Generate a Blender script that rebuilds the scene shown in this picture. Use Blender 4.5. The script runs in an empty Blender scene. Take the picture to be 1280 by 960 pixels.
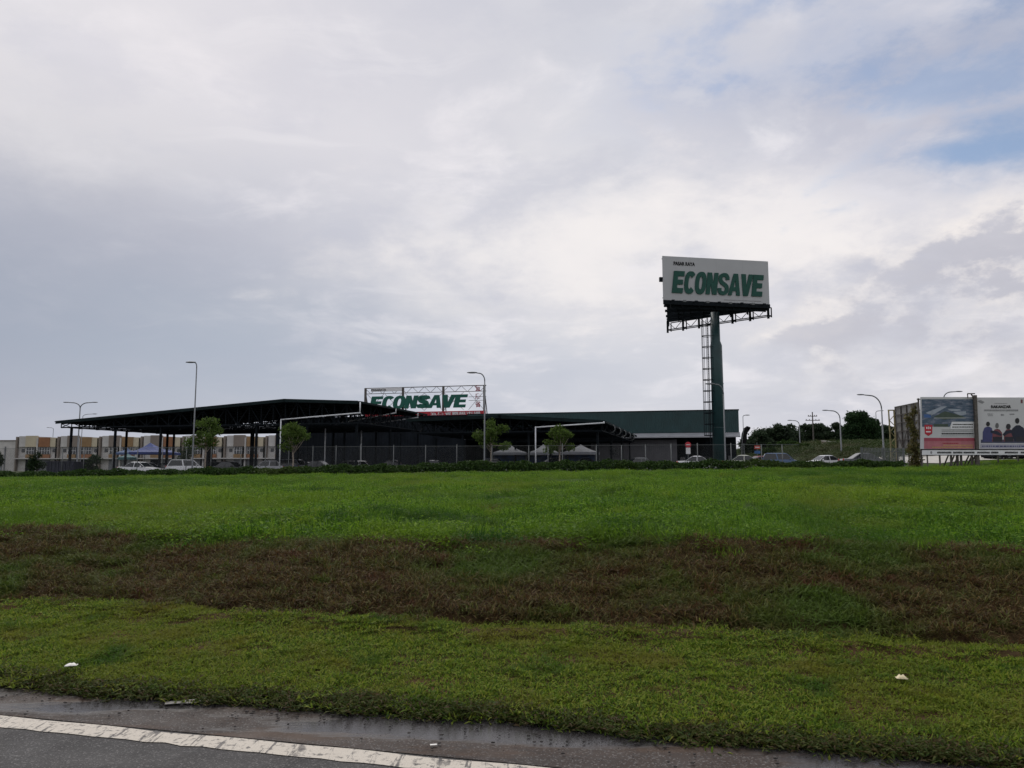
import bpy, bmesh, math, random
import numpy as np
from mathutils import Vector, Matrix, noise as mnoise
random.seed(7); rng = np.random.default_rng(7)
S = bpy.context.scene
C = S.collection
PI = math.pi
# ------------------------------------------------------------------ camera
F, W0, H0 = 965.0, 1280.0, 960.0
EYE = 1.6
P = math.atan(105 / F)
cp, sp = math.cos(P), math.sin(P)
cam = bpy.data.cameras.new('camera'); cam.sensor_width = 36; cam.lens = 36 * F / W0
cam.clip_start = .05; cam.clip_end = 6000
co = bpy.data.objects.new('camera', cam); C.objects.link(co)
co.location = (0, 0, EYE); co.rotation_euler = (PI / 2 + P, 0, 0); S.camera = co

def ray(px, py):
    dx = (px - W0 / 2) / F; dy = (H0 / 2 - py) / F
    return Vector((dx, cp - dy * sp, sp + dy * cp))
def at(px, py, Y):
    r = ray(px, py); return r * (Y / r.y) + Vector((0, 0, EYE))
def zat(px, py, Y): return at(px, py, Y).z
class Plane:
    """a vertical plane through O running along the ground at angle rz: pixel -> (local x, local z)"""
    def __init__(s, O, rz): s.O = Vector(O); s.u = Vector((math.cos(rz), math.sin(rz), 0)); s.n = Vector((-math.sin(rz), math.cos(rz), 0))
    def __call__(s, px, py):
        r = ray(px, py); e = Vector((0, 0, EYE))
        t = (s.O - e).dot(s.n) / r.dot(s.n); q = e + r * t - s.O
        return q.dot(s.u), q.z

T0 = math.radians(12.5); ct, st = math.cos(T0), math.sin(T0)
def ab(x, y): return x * ct - y * st, x * st + y * ct
def sst(e0, e1, x):
    t = np.clip((x - e0) / (e1 - e0), 0, 1); return t * t * (3 - 2 * t)

# ------------------------------------------------------------------ terrain
def wob(a, k=0.0):
    return .10 * np.sin(a * .9 + k) + .07 * np.sin(a * 2.1 + 1.3 + k) + .04 * np.sin(a * 4.7 + .4 + k)
def verge_top(a): return 7.13 - .008 * a + .9 * wob(a, .6) - .012 * (a + 2) ** 2 * .35
def brown_top(a): return 9.56 + .022 * np.asarray(a) + .9 * wob(a * .8, 2.2)
def edge_b(a): return 4.97 - .03 * np.clip(a, -1, 4) + .25 * wob(a * 1.6, 4)
def gl(x): return 1.16 + .0103 * np.clip(x, -90, 60)     # level of the car park
def hgt(x, y):
    x = np.asarray(x, float); y = np.asarray(y, float)
    a, b = ab(x, y)
    vt = verge_top(np.clip(a, -40, 40)); bt = vt + 2.6
    z = -.03 + .07 * sst(4.86, 5.1, b)
    z = z + .11 * np.clip((b - 5.1) / 2.2, 0, 1)
    z = z + .50 * np.clip((b - vt) / (bt - vt), 0, 1)
    z = z - .10 * np.exp(-((b - vt - .13) / .11) ** 2) + .05 * np.exp(-((b - vt + .10) / .16) ** 2)
    k = np.clip((b - bt) / (60 - bt), 0, 1)
    crest = 1.18 + .0129 * np.clip(x, -90, 90)
    z = z + k * (crest - .65)
    # relief on the slope and field
    rel = .06 * np.sin(a * .55 + 1) * np.sin(b * .8) + .04 * np.sin(a * 1.3 + b * .7) + .07 * np.sin(a * .31 + b * .23 + 2) * np.sin(b * .37 + a * .12)
    z = z + rel * sst(7.6, 12, b) * (1 - sst(45, 60, b))
    # behind the crest: flat car park on the left, verge with hoardings on the right
    right = sst(42, 50, x)
    zb = (gl(x) - .06) * (1 - right) + 2.22 * right
    z = z + (zb - z) * sst(61.5, 68, b)
    hill = sst(92, 185, y) * sst(36, 66, x - (y - 120) * .06) * 4.7
    z = z + hill
    z = z + 1.25 * sst(78, 104, y) * sst(44, 54, x) * (1 - sst(120, 185, y))
    z = z - 1.0 * sst(300, 900, np.hypot(x, y)) * (1 - right * .2)
    return z
def gz(x, y): return float(hgt(x, y))

# ------------------------------------------------------------------ materials
MATS = {}
def nd(nt, typ, **kw):
    n = nt.nodes.new(typ)
    for k, v in kw.items():
        if k.startswith('i_'): n.inputs[k[2:].replace('_', ' ')].default_value = v
        else: setattr(n, k, v)
    return n
def rgba(c): return (c[0], c[1], c[2], 1)
def mat(name, col, rough=.6, metal=0., var=.18, scale=3., bump=0., bscale=40., col2=None, spec=.4):
    if name in MATS: return MATS[name]
    m = bpy.data.materials.new(name); m.use_nodes = True; nt = m.node_tree
    b = nt.nodes['Principled BSDF']; b.inputs['Roughness'].default_value = rough; b.inputs['Metallic'].default_value = metal
    b.inputs['Specular IOR Level'].default_value = spec
    tc = nd(nt, 'ShaderNodeTexCoord'); nz = nd(nt, 'ShaderNodeTexNoise'); nz.inputs['Scale'].default_value = scale; nz.inputs['Detail'].default_value = 6
    nt.links.new(tc.outputs['Object'], nz.inputs['Vector'])
    mx = nd(nt, 'ShaderNodeMix', data_type='RGBA')
    c2 = col2 or tuple(v * (1 - var) for v in col); c1 = col if col2 else tuple(min(1, v * (1 + var)) for v in col)
    mx.inputs['A'].default_value = rgba(c1); mx.inputs['B'].default_value = rgba(c2)
    mr = nd(nt, 'ShaderNodeMapRange'); mr.inputs['From Min'].default_value = .35; mr.inputs['From Max'].default_value = .65
    nt.links.new(nz.outputs['Fac'], mr.inputs['Value']); nt.links.new(mr.outputs['Result'], mx.inputs['Factor'])
    nt.links.new(mx.outputs['Result'], b.inputs['Base Color'])
    if bump:
        n2 = nd(nt, 'ShaderNodeTexNoise'); n2.inputs['Scale'].default_value = bscale; n2.inputs['Detail'].default_value = 4
        nt.links.new(tc.outputs['Object'], n2.inputs['Vector'])
        bp = nd(nt, 'ShaderNodeBump'); bp.inputs['Strength'].default_value = bump; bp.inputs['Distance'].default_value = .02
        nt.links.new(n2.outputs['Fac'], bp.inputs['Height']); nt.links.new(bp.outputs['Normal'], b.inputs['Normal'])
    MATS[name] = m; return m
def leafmat(name, cols, transl=.35, wscale=.5, wcol=None, wlo=.52, whi=.62, rough=.55, fine=None):
    """foliage: colour per leaf at random, drifting over the ground in patches; a share of light passes through"""
    m = bpy.data.materials.new(name); m.use_nodes = True; nt = m.node_tree; L = nt.links.new
    b = nt.nodes['Principled BSDF']; b.inputs['Roughness'].default_value = rough; b.inputs['Specular IOR Level'].default_value = .08
    ge = nd(nt, 'ShaderNodeNewGeometry'); rp = nd(nt, 'ShaderNodeValToRGB')
    e = rp.color_ramp.elements
    e[0].color = rgba(cols[0]); e[1].color = rgba(cols[-1])
    for i, c in enumerate(cols[1:-1]): q = e.new((i + 1) / (len(cols) - 1)); q.color = rgba(c)
    L(ge.outputs['Random Per Island'], rp.inputs['Fac']); out = rp.outputs['Color']
    for (sc, wc, lo, hi) in ([(wscale, wcol, wlo, whi)] if wcol else []) + (fine or []):
        nz = nd(nt, 'ShaderNodeTexNoise'); nz.inputs['Scale'].default_value = sc; nz.inputs['Detail'].default_value = 5; nz.inputs['Roughness'].default_value = .6
        L(ge.outputs['Position'], nz.inputs['Vector'])
        mr = nd(nt, 'ShaderNodeMapRange'); mr.inputs['From Min'].default_value = lo; mr.inputs['From Max'].default_value = hi
        L(nz.outputs['Fac'], mr.inputs['Value'])
        mx = nd(nt, 'ShaderNodeMix', data_type='RGBA'); mx.inputs['B'].default_value = rgba(wc)
        L(mr.outputs['Result'], mx.inputs['Factor']); L(out, mx.inputs['A']); out = mx.outputs['Result']
    L(out, b.inputs['Base Color'])
    tr = nd(nt, 'ShaderNodeBsdfTranslucent'); L(out, tr.inputs['Color'])
    ms = nd(nt, 'ShaderNodeMixShader'); ms.inputs['Fac'].default_value = transl
    L(b.outputs['BSDF'], ms.inputs[1]); L(tr.outputs['BSDF'], ms.inputs[2])
    L(ms.outputs['Shader'], nt.nodes['Material Output'].inputs['Surface'])
    return m

M = dict(
    roofgreen=mat('dark green roofing', (.009, .017, .018), .8, 0, .2, 1.5, spec=.12),
    steel=mat('dark green painted steel', (.007, .010, .013), .8, 0, .25, 4, spec=.12),
    clad=mat('green cladding', (.013, .046, .048), .45, 0, .14, .5),
    pole=mat('green painted pole', (.013, .045, .048), .4, 0, .18, .8),
    galv=mat('galvanised steel', (.13, .14, .14), .45, .35, .15, 6),
    lampgrey=mat('lamp post grey', (.15, .16, .17), .5, .3, .12, 5),
    pipe=mat('white rain pipe', (.68, .70, .72), .4, 0, .08, 3),
    white=mat('white sheet', (.70, .71, .72), .5, 0, .05, 1.2),
    whitewall=mat('white render', (.46, .45, .43), .8, 0, .10, .7),
    cream=mat('cream render', (.46, .41, .30), .8, 0, .08, .8),
    greige=mat('taupe render', (.20, .17, .145), .8, 0, .08, .8),
    orange=mat('orange brown render', (.25, .12, .06), .8, 0, .12, .8),
    ochre=mat('ochre render', (.25, .16, .08), .8, 0, .12, .8),
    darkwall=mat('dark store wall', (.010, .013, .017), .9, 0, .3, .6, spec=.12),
    greypanel=mat('grey roller panel', (.11, .11, .12), .6, 0, .10, 1.2),
    awning=mat('grey awning sheet', (.30, .31, .33), .5, 0, .1, 1),
    glassdark=mat('dark window glass', (.012, .016, .02), .12, 0, .2, 2, spec=.6),
    shutter=mat('grey shutter', (.17, .18, .19), .6, 0, .15, 2),
    lettergreen=mat('green letters', (.0, .058, .041), .6, 0, .08, 2),
    lettergreen2=mat('bright green letters', (.0, .095, .066), .5, 0, .06, 2),
    black=mat('black', (.009, .009, .010), .8, 0, .2, 5, spec=.1),
    grey=mat('grey print', (.25, .25, .26), .6, 0, .1, 5),
    red=mat('red sheet', (.42, .02, .035), .5, 0, .12, 2),
    redchar=mat('red characters', (.30, .03, .045), .5, 0, .1, 2),
    rust=mat('weathered frame steel', (.09, .08, .07), .7, 0, .3, 5),
    oldsheet=mat('weathered grey sheet', (.26, .26, .25), .7, 0, .22, 1.3, col2=(.16, .15, .14)),
    concrete=mat('pale concrete', (.42, .40, .37), .85, 0, .12, 1.2),
    tan=mat('tan concrete', (.36, .30, .25), .85, 0, .2, .6),
    bluetent=mat('blue tent cloth', (.022, .042, .17), .7, 0, .1, 1.5),
    bluetent2=mat('faded blue tent cloth', (.065, .11, .22), .7, 0, .1, 1.5),
    teal=mat('teal tent cloth', (.06, .15, .16), .7, 0, .1, 1.5),
    whitetent=mat('white tent cloth', (.42, .44, .48), .7, 0, .06, 1.5),
    bluesheet=mat('blue side sheet', (.045, .10, .24), .7, 0, .25, 1.0, col2=(.02, .04, .09)),
    tyre=mat('tyre rubber', (.015, .015, .016), .85, 0, .2, 8),
    rim=mat('alloy', (.4, .41, .42), .35, .7, .1, 8),
    glass=mat('car glass', (.010, .013, .016), .08, 0, .1, 1, spec=.6),
    lampwhite=mat('clear lamp', (.7, .7, .7), .15, 0, .05, 5),
    lampred=mat('red lamp', (.35, .01, .01), .2, 0, .05, 5),
    bark=mat('bark', (.16, .13, .10), .9, 0, .3, 9, bump=.5),
    palebark=mat('pale young bark', (.26, .22, .18), .9, 0, .3, 9, bump=.4),
    bin=mat('dark blue steel skip', (.015, .018, .032), .55, 0, .25, 2),
    litter=mat('off white litter', (.72, .70, .66), .6, 0, .08, 20),
    litter2=mat('muddy paper', (.38, .36, .33), .7, 0, .2, 20),
    cream_litter=mat('yellowish foam', (.60, .52, .33), .7, 0, .12, 25),
    kerbpaint=mat('blue sign', (.03, .12, .30), .5, 0, .1, 3),
)
def carpaint(name, c): return mat(name, c, .28, .15, .04, 1, spec=.6)

# ------------------------------------------------------------------ mesh builder
class MB:
    def __init__(s): s.v = []; s.f = []; s.mi = []
    def add(s, vs, fs, mi=0):
        n = len(s.v); s.v += [tuple(v) for v in vs]; s.f += [tuple(i + n for i in f) for f in fs]; s.mi += [mi] * len(fs); return s
    def box(s, x0, x1, y0, y1, z0, z1, mi=0):
        return s.add([(x0, y0, z0), (x1, y0, z0), (x1, y1, z0), (x0, y1, z0), (x0, y0, z1), (x1, y0, z1), (x1, y1, z1), (x0, y1, z1)],
              [(0, 3, 2, 1), (4, 5, 6, 7), (0, 1, 5, 4), (1, 2, 6, 5), (2, 3, 7, 6), (3, 0, 4, 7)], mi)
    def bar(s, p, q, w, h=None, mi=0):
        p, q = Vector(p), Vector(q); d = q - p
        if d.length < 1e-6: return s
        d.normalize(); h = h or w
        up = Vector((0, 0, 1)) if abs(d.z) < .95 else Vector((0, 1, 0))
        a = d.cross(up).normalized() * (w / 2); b = a.cross(d).normalized() * (h / 2)
        vs = [p - a - b, p + a - b, p + a + b, p - a + b, q - a - b, q + a - b, q + a + b, q - a + b]
        return s.add(vs, [(0, 3, 2, 1), (4, 5, 6, 7), (0, 1, 5, 4), (1, 2, 6, 5), (2, 3, 7, 6), (3, 0, 4, 7)], mi)
    def tube(s, pts, rad, n=8, mi=0, cap=True):
        pts = [Vector(p) for p in pts]; k = len(pts)
        if not hasattr(rad, '__len__'): rad = [rad] * k
        rings = []; ref = None
        for i, p in enumerate(pts):
            d = (pts[min(i + 1, k - 1)] - pts[max(i - 1, 0)]).normalized()
            if ref is None: ref = Vector((1, 0, 0)) if abs(d.x) < .9 else Vector((0, 1, 0))
            a = (ref - d * ref.dot(d)).normalized(); b = d.cross(a); ref = a
            rings.append([p + (a * math.cos(2 * PI * j / n) + b * math.sin(2 * PI * j / n)) * rad[i] for j in range(n)])
        vs = [v for r in rings for v in r]; fs = []
        for i in range(k - 1):
            for j in range(n): fs.append((i * n + j, i * n + (j + 1) % n, (i + 1) * n + (j + 1) % n, (i + 1) * n + j))
        if cap: fs.append(tuple(range(n - 1, -1, -1))); fs.append(tuple((k - 1) * n + j for j in range(n)))
        return s.add(vs, fs, mi)
    def prism(s, prof, y0, y1, mi=0):
        """(x, z) outline extruded along y"""
        n = len(prof)
        vs = [(x, y0, z) for x, z in prof] + [(x, y1, z) for x, z in prof]
        fs = [tuple(range(n)), tuple(range(2 * n - 1, n - 1, -1))] + [(i, i + n, (i + 1) % n + n, (i + 1) % n) for i in range(n)]
        return s.add(vs, fs, mi)
    def ribbon(s, pts, w, y0, y1, mi=0):
        """a thick stroke of constant width in the xz plane"""
        pts = [Vector((p[0], p[1])) for p in pts]; k = len(pts); L = []; R = []
        for i, p in enumerate(pts):
            d = (pts[min(i + 1, k - 1)] - pts[max(i - 1, 0)]).normalized(); nrm = Vector((-d.y, d.x)) * w / 2
            L.append(p + nrm); R.append(p - nrm)
        vs = []; fs = []
        for i in range(k): vs += [(L[i].x, y0, L[i].y), (R[i].x, y0, R[i].y), (R[i].x, y1, R[i].y), (L[i].x, y1, L[i].y)]
        for i in range(k - 1):
            for j in range(4): fs.append((i * 4 + j, i * 4 + (j + 1) % 4, i * 4 + 4 + (j + 1) % 4, i * 4 + 4 + j))
        fs += [(3, 2, 1, 0), (k * 4 - 4, k * 4 - 3, k * 4 - 2, k * 4 - 1)]
        return s.add(vs, fs, mi)
    def sphere(s, c, r, n=8, m=6, sc=(1, 1, 1), mi=0):
        vs = []; fs = []
        for i in range(m + 1):
            for j in range(n):
                t = PI * i / m; f = 2 * PI * j / n
                vs.append((c[0] + r * sc[0] * math.sin(t) * math.cos(f), c[1] + r * sc[1] * math.sin(t) * math.sin(f), c[2] + r * sc[2] * math.cos(t)))
        for i in range(m):
            for j in range(n): fs.append((i * n + j, (i + 1) * n + j, (i + 1) * n + (j + 1) % n, i * n + (j + 1) % n))
        return s.add(vs, fs, mi)
    def build(s, name, mats, parent=None, smooth=False, bevel=0., loc=None, rz=None):
        me = bpy.data.meshes.new(name); me.from_pydata(s.v, [], s.f); me.update()
        mats = mats if isinstance(mats, (list, tuple)) else [mats]
        for m in mats: me.materials.append(m)
        if len(mats) > 1: me.polygons.foreach_set('material_index', s.mi)
        bm = bmesh.new(); bm.from_mesh(me); bmesh.ops.recalc_face_normals(bm, faces=bm.faces)
        if bevel: bmesh.ops.bevel(bm, geom=list(bm.edges), offset=bevel, segments=2, affect='EDGES', clamp_overlap=True)
        bm.to_mesh(me); bm.free()
        if smooth: me.polygons.foreach_set('use_smooth', [True] * len(me.polygons))
        o = bpy.data.objects.new(name, me); C.objects.link(o)
        if parent: o.parent = parent
        if loc is not None: o.location = loc
        if rz is not None: o.rotation_euler = (0, 0, rz)
        return o
def tag(o, label=None, cat=None, group=None, kind=None):
    for k, v in (('label', label), ('category', cat), ('group', group), ('kind', kind)):
        if v: o[k] = v
    return o
def thing(name, label, cat, loc=(0, 0, 0), rz=0, group=None):
    o = bpy.data.objects.new(name, None); C.objects.link(o); o.location = loc; o.rotation_euler = (0, 0, rz); o.empty_display_size = .3
    return tag(o, label, cat, group)
def npmesh(name, verts, faces, m, parent=None, smooth=False):
    """verts (n,3); faces (k,c) array"""
    me = bpy.data.meshes.new(name); verts = np.asarray(verts, np.float32); faces = np.asarray(faces, np.int32); c = faces.shape[1]
    me.vertices.add(len(verts)); me.vertices.foreach_set('co', verts.ravel())
    me.loops.add(faces.size); me.loops.foreach_set('vertex_index', faces.ravel())
    me.polygons.add(len(faces)); me.polygons.foreach_set('loop_start', np.arange(len(faces), dtype=np.int32) * c)
    me.update(calc_edges=True)
    if smooth: me.polygons.foreach_set('use_smooth', np.ones(len(faces), bool))
    me.materials.append(m)
    o = bpy.data.objects.new(name, me); C.objects.link(o)
    if parent: o.parent = parent
    return o
def text_mesh(body, name, m, parent, x, z, h, w=None, y=-.02, off=.0, shear=0., th=.01, rz=0):
    c = bpy.data.curves.new('lettering', 'FONT'); c.body = body; c.size = 1; c.offset = off; c.shear = shear; c.extrude = th
    o = bpy.data.objects.new('lettering', c); C.objects.link(o); bpy.context.view_layer.update()
    me = bpy.data.meshes.new_from_object(o.evaluated_get(bpy.context.evaluated_depsgraph_get()))
    bpy.data.objects.remove(o); bpy.data.curves.remove(c)
    n = len(me.vertices); a = np.empty(n * 3, np.float32); me.vertices.foreach_get('co', a); a = a.reshape(-1, 3)
    lo, hi = a.min(0), a.max(0)
    sx = (w / (hi[0] - lo[0])) if w else h / (hi[1] - lo[1])
    v = np.stack([x + (a[:, 0] - lo[0]) * sx, y + a[:, 2] * -1, z + (a[:, 1] - lo[1]) * h / (hi[1] - lo[1])], 1)
    me.vertices.foreach_set('co', v.astype(np.float32).ravel()); me.materials.clear(); me.materials.append(m); me.update()
    q = bpy.data.objects.new(name, me); C.objects.link(q); q.parent = parent
    return q

# heavy slanted capitals as strokes; each letter fits 0..1 x 0..1 and is scaled
def arc(cx, cz, rx, rz, a0, a1, n=14):
    return [(cx + rx * math.cos(math.radians(a0 + (a1 - a0) * i / n)), cz + rz * math.sin(math.radians(a0 + (a1 - a0) * i / n))) for i in range(n + 1)]
def heavy_letters(word, x, z, cw, h, gap, m, parent, y0, y1, shear=.18, name='letter'):
    for ch in word:
        mb = MB(); sw = .30   # stem width in letter-width units
        if ch == 'E':
            mb.prism([(0, 0), (.97, 0), (.97, .23), (.41, .23), (.41, .39), (.90, .39), (.90, .61), (.41, .61), (.41, .77), (.97, .77), (.97, 1), (0, 1)], 0, 1)
        elif ch in 'CO':
            out = arc(.5, .5, .5, .5, 0, 360, 28)
            def ring(a0, a1):
                o_, i_ = [], []
                n = 26
                for i in range(n + 1):
                    t = math.radians(a0 + (a1 - a0) * i / n); c_, s_ = math.cos(t), math.sin(t); e = .78
                    px = math.copysign(abs(c_) ** e, c_); pz = math.copysign(abs(s_) ** e, s_)
                    o_.append((.5 + .5 * px, .5 + .515 * pz)); i_.append((.5 + .15 * px, .5 + .29 * pz))
                vs = []; fs = []
                for k in range(n + 1):
                    (ox, oz), (ix, iz) = o_[k], i_[k]; vs += [(ox, 0, oz), (ix, 0, iz), (ix, 1, iz), (ox, 1, oz)]
                for k in range(n):
                    for j in range(4): fs.append((k * 4 + j, k * 4 + (j + 1) % 4, k * 4 + 4 + (j + 1) % 4, k * 4 + 4 + j))
                mb.add(vs, fs + ([(3, 2, 1, 0), (n * 4, n * 4 + 1, n * 4 + 2, n * 4 + 3)] if a1 - a0 < 360 else []))
            ring(0, 360) if ch == 'O' else ring(40, 320)
        elif ch == 'N':
            mb.prism([(0, 0), (.37, 0), (.37, .50), (.60, 0), (1, 0), (1, 1), (.63, 1), (.63, .50), (.40, 1), (0, 1)], 0, 1)
        elif ch == 'S':
            asp = h / cw; hw = .17; z_ = hw / asp
            key = [(.83, .70), (.80, .80), (.68, .985 - z_), (.5, 1.01 - z_), (.3, .985 - z_), (.175, .83), (.175, .70), (.27, .595), (.5, .51), (.73, .425), (.825, .31), (.82, .18), (.70, .015 + z_), (.5, -.01 + z_), (.30, .015 + z_), (.19, .19), (.165, .31)]
            path = []
            for i in range(len(key) - 1):
                p0, p1, p2, p3 = (key[max(0, min(len(key) - 1, i + d_))] for d_ in (-1, 0, 1, 2))
                for k_ in range(4):
                    t_ = k_ / 4; path.append(tuple(.5 * (2 * p1[q] + (p2[q] - p0[q]) * t_ + (2 * p0[q] - 5 * p1[q] + 4 * p2[q] - p3[q]) * t_ ** 2 + (3 * p1[q] - p0[q] - 3 * p2[q] + p3[q]) * t_ ** 3) for q in (0, 1)))
            path.append(key[-1])
            mb.ribbon([(px_, pz_ * asp) for px_, pz_ in path], hw * 2, 0, 1)
            mb.v = [(vx, vy, vz / asp) for vx, vy, vz in mb.v]
        elif ch == 'A':
            mb.prism([(-.06, 0), (.28, 0), (.345, .2), (.655, .2), (.72, 0), (1.06, 0), (.70, 1), (.30, 1)], 0, .5)
            mb = MB()
            mb.prism([(-.06, 0), (.28, 0), (.345, .2), (.41, .38), (.5, .74), (.5, 1), (.30, 1)], 0, 1)
            mb.prism([(.5, .74), (.59, .38), (.655, .2), (.72, 0), (1.06, 0), (.70, 1), (.5, 1)], 0, 1)
            mb.prism([(.345, .2), (.655, .2), (.59, .38), (.41, .38)], 0, 1)
        elif ch == 'V':
            mb.prism([(-.06, 1), (.35, 1), (.5, .42), (.65, 1), (1.06, 1), (.72, 0), (.28, 0)], 0, 1)
        vs = [(x + vx * cw + shear * vz * h, y0 + (y1 - y0) * vy, z + vz * h) for vx, vy, vz in mb.v]
        mb.v = vs; mb.build(name, m, parent)
        x += cw * (1 + {'C': -.07, 'N': .02, 'A': .03, 'V': .02}.get(ch, 0)) + gap

# ------------------------------------------------------------------ world: Nishita sky behind a broken cloud layer, one soft sun
def build_world():
    w = bpy.data.worlds.new('World'); S.world = w; w.use_nodes = True; nt = w.node_tree; L = nt.links.new
    bg = nt.nodes['Background']; bg.inputs['Strength'].default_value = .1
    sky = nd(nt, 'ShaderNodeTexSky', sky_type='NISHITA'); sky.sun_disc = False
    sky.sun_elevation = SUN_EL; sky.sun_rotation = SUN_AZ; sky.air_density = 1.; sky.dust_density = 1.5; sky.altitude = 40
    tc = nd(nt, 'ShaderNodeTexCoord'); D = tc.outputs['Generated']
    def math_(op, a, b=None, c=None, clamp=False):
        n = nd(nt, 'ShaderNodeMath', operation=op, use_clamp=clamp)
        for i, v in enumerate((a, b, c)):
            if v is None: continue
            if isinstance(v, (int, float)): n.inputs[i].default_value = v
            else: L(v, n.inputs[i])
        return n.outputs[0]
    def rng_(v, a, b, lo=0., hi=1., smooth=True):
        n = nd(nt, 'ShaderNodeMapRange', interpolation_type='SMOOTHSTEP' if smooth else 'LINEAR')
        n.inputs['From Min'].default_value = a; n.inputs['From Max'].default_value = b; n.inputs['To Min'].default_value = lo; n.inputs['To Max'].default_value = hi
        L(v, n.inputs['Value']); return n.outputs['Result']
    sep = nd(nt, 'ShaderNodeSeparateXYZ'); L(D, sep.inputs[0]); X, Y, Z = sep.outputs
    # cloud deck seen in perspective
    den = math_('ADD', math_('MAXIMUM', Z, 0.0), .22)
    cmb = nd(nt, 'ShaderNodeCombineXYZ'); L(math_('DIVIDE', X, den), cmb.inputs[0]); L(math_('DIVIDE', Y, den), cmb.inputs[1]); deck = cmb.outputs[0]
    wn = nd(nt, 'ShaderNodeTexNoise'); wn.inputs['Scale'].default_value = 1.7; wn.inputs['Detail'].default_value = 3; L(deck, wn.inputs['Vector'])
    wo = nd(nt, 'ShaderNodeVectorMath', operation='MULTIPLY_ADD'); L(wn.outputs['Color'], wo.inputs[0]); wo.inputs[1].default_value = (.35, .35, 0); L(deck, wo.inputs[2]); deck = wo.outputs[0]
    def noise(scale, detail=4, rough=.55, off=(0, 0, 0), src=None, sc3=(1, 1, 1)):
        mp = nd(nt, 'ShaderNodeMapping'); mp.inputs['Location'].default_value = off; mp.inputs['Scale'].default_value = sc3
        L(src or deck, mp.inputs['Vector'])
        n = nd(nt, 'ShaderNodeTexNoise'); n.inputs['Scale'].default_value = scale; n.inputs['Detail'].default_value = detail; n.inputs['Roughness'].default_value = rough
        L(mp.outputs[0], n.inputs['Vector']); return n.outputs['Fac']
    nA = noise(.9, 4, .52, (3.1, .7, 0))
    nB = noise(2.4, 6, .58, (7.7, 2.2, 0))
    nD = noise(6.0, 6, .6, (2.7, 1.1, 4), src=D, sc3=(1, 1, 2.0))
    warp = math_('ADD', math_('MULTIPLY', math_('SUBTRACT', nB, .5), .20), math_('MULTIPLY', math_('SUBTRACT', nD, .5), .16))
    def blob(px, py, r0, r1, wk=1.0, stretch=1.6):
        """soft region of the sky round the direction of (px, py); r in picture widths, wider than tall"""
        d = ray(px, py).normalized(); rt = d.cross(Vector((0, 0, 1))).normalized(); up = rt.cross(d)
        def dot(v):
            n = nd(nt, 'ShaderNodeVectorMath', operation='DOT_PRODUCT'); L(D, n.inputs[0]); n.inputs[1].default_value = v; return n.outputs['Value']
        u = math_('MULTIPLY', dot(rt), 1 / stretch); v = dot(up); fw = rng_(dot(d), .2, .5)
        rr = math_('SQRT', math_('ADD', math_('MULTIPLY', u, u), math_('MULTIPLY', v, v)))
        rr = math_('ADD', rr, math_('MULTIPLY', warp, wk))
        return math_('MULTIPLY', rng_(rr, r0, r1, 1., 0.), fw)
    def mix(a, b, f):
        n = nd(nt, 'ShaderNodeMix', data_type='RGBA')
        for k, v in (('A', a), ('B', b)):
            if isinstance(v, tuple): n.inputs[k].default_value = (v[0] * 10, v[1] * 10, v[2] * 10, 1)
            else: L(v, n.inputs[k])
        if isinstance(f, (int, float)): n.inputs['Factor'].default_value = f
        else: L(f, n.inputs['Factor'])
        return n.outputs['Result']
    mid = (.62, .618, .655); bright = (.775, .75, .775); shade = (.525, .535, .595)
    c = mix(shade, mid, rng_(nA, .36, .56)); c = mix(c, bright, rng_(nB, .49, .66, 0, .70))
    c = mix(c, (.50, .51, .58), rng_(nD, .50, .68, 0, .55))
    # thin bright streaks drawn out across the deck
    stv = noise(2.6, 6, .6, (.3, 2.1, 0), sc3=(.5, 2.4, 1))
    c = mix(c, (.78, .765, .785), rng_(stv, .57, .70, 0, .34))
    # the large masses of this sky
    c = mix(c, (.79, .755, .745), math_('MULTIPLY', blob(10, 200, .0, .17, 1.0, 1.5), .75))
    c = mix(c, (.735, .695, .72), math_('MULTIPLY', blob(230, 60, .02, .34, 1, 1.8), .45))
    c = mix(c, (.50, .49, .555), math_('MULTIPLY', blob(60, 290, .0, .12, 1, 3.0), .60))
    c = mix(c, (.285, .32, .40), math_('MULTIPLY', blob(-70, 460, .04, .40, .5, 1.7), .9))
    c = mix(c, (.38, .43, .51), math_('MULTIPLY', blob(330, 475, .0, .18, .6, 2.6), .55))
    c = mix(c, (.46, .50, .58), math_('MULTIPLY', blob(740, 500, .0, .14, .6, 3.4), .40))
    c = mix(c, (.53, .55, .63), math_('MULTIPLY', blob(880, 100, .0, .16, 1.6, 1.6), .55))
    c = mix(c, (.45, .47, .57), math_('MULTIPLY', blob(1130, 60, .02, .24, 1.6, 1.5), .55))
    c = mix(c, (.405, .41, .48), math_('MULTIPLY', blob(1240, 118, .02, .12, 1.2, 3.2), .80))
    c = mix(c, (.49, .50, .585), math_('MULTIPLY', blob(1110, 190, .02, .12, 1.4, 2.6), .65))
    c = mix(c, (.49, .50, .575), math_('MULTIPLY', blob(1130, 310, .0, .22, 1.4, 1.8), .60))
    c = mix(c, (.80, .765, .76), math_('MULTIPLY', blob(985, 268, .0, .13, 1.7, 2.6), .8))
    c = mix(c, (.80, .765, .755), math_('MULTIPLY', blob(740, 315, .0, .12, 1.4, 3.2), .7))
    # cumulus low on the right: lit tops and grey undersides
    cu = noise(5.0, 8, .6, (4.4, 1.9, 2.6), src=D, sc3=(1, 1, 1.7))
    cu2 = noise(5.0, 8, .6, (4.42, 1.9, 2.56), src=D, sc3=(1, 1, 1.7))   # the same cloud a little higher: the difference is its lit side
    lit = rng_(math_('SUBTRACT', cu2, cu), -.05, .08)
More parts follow.
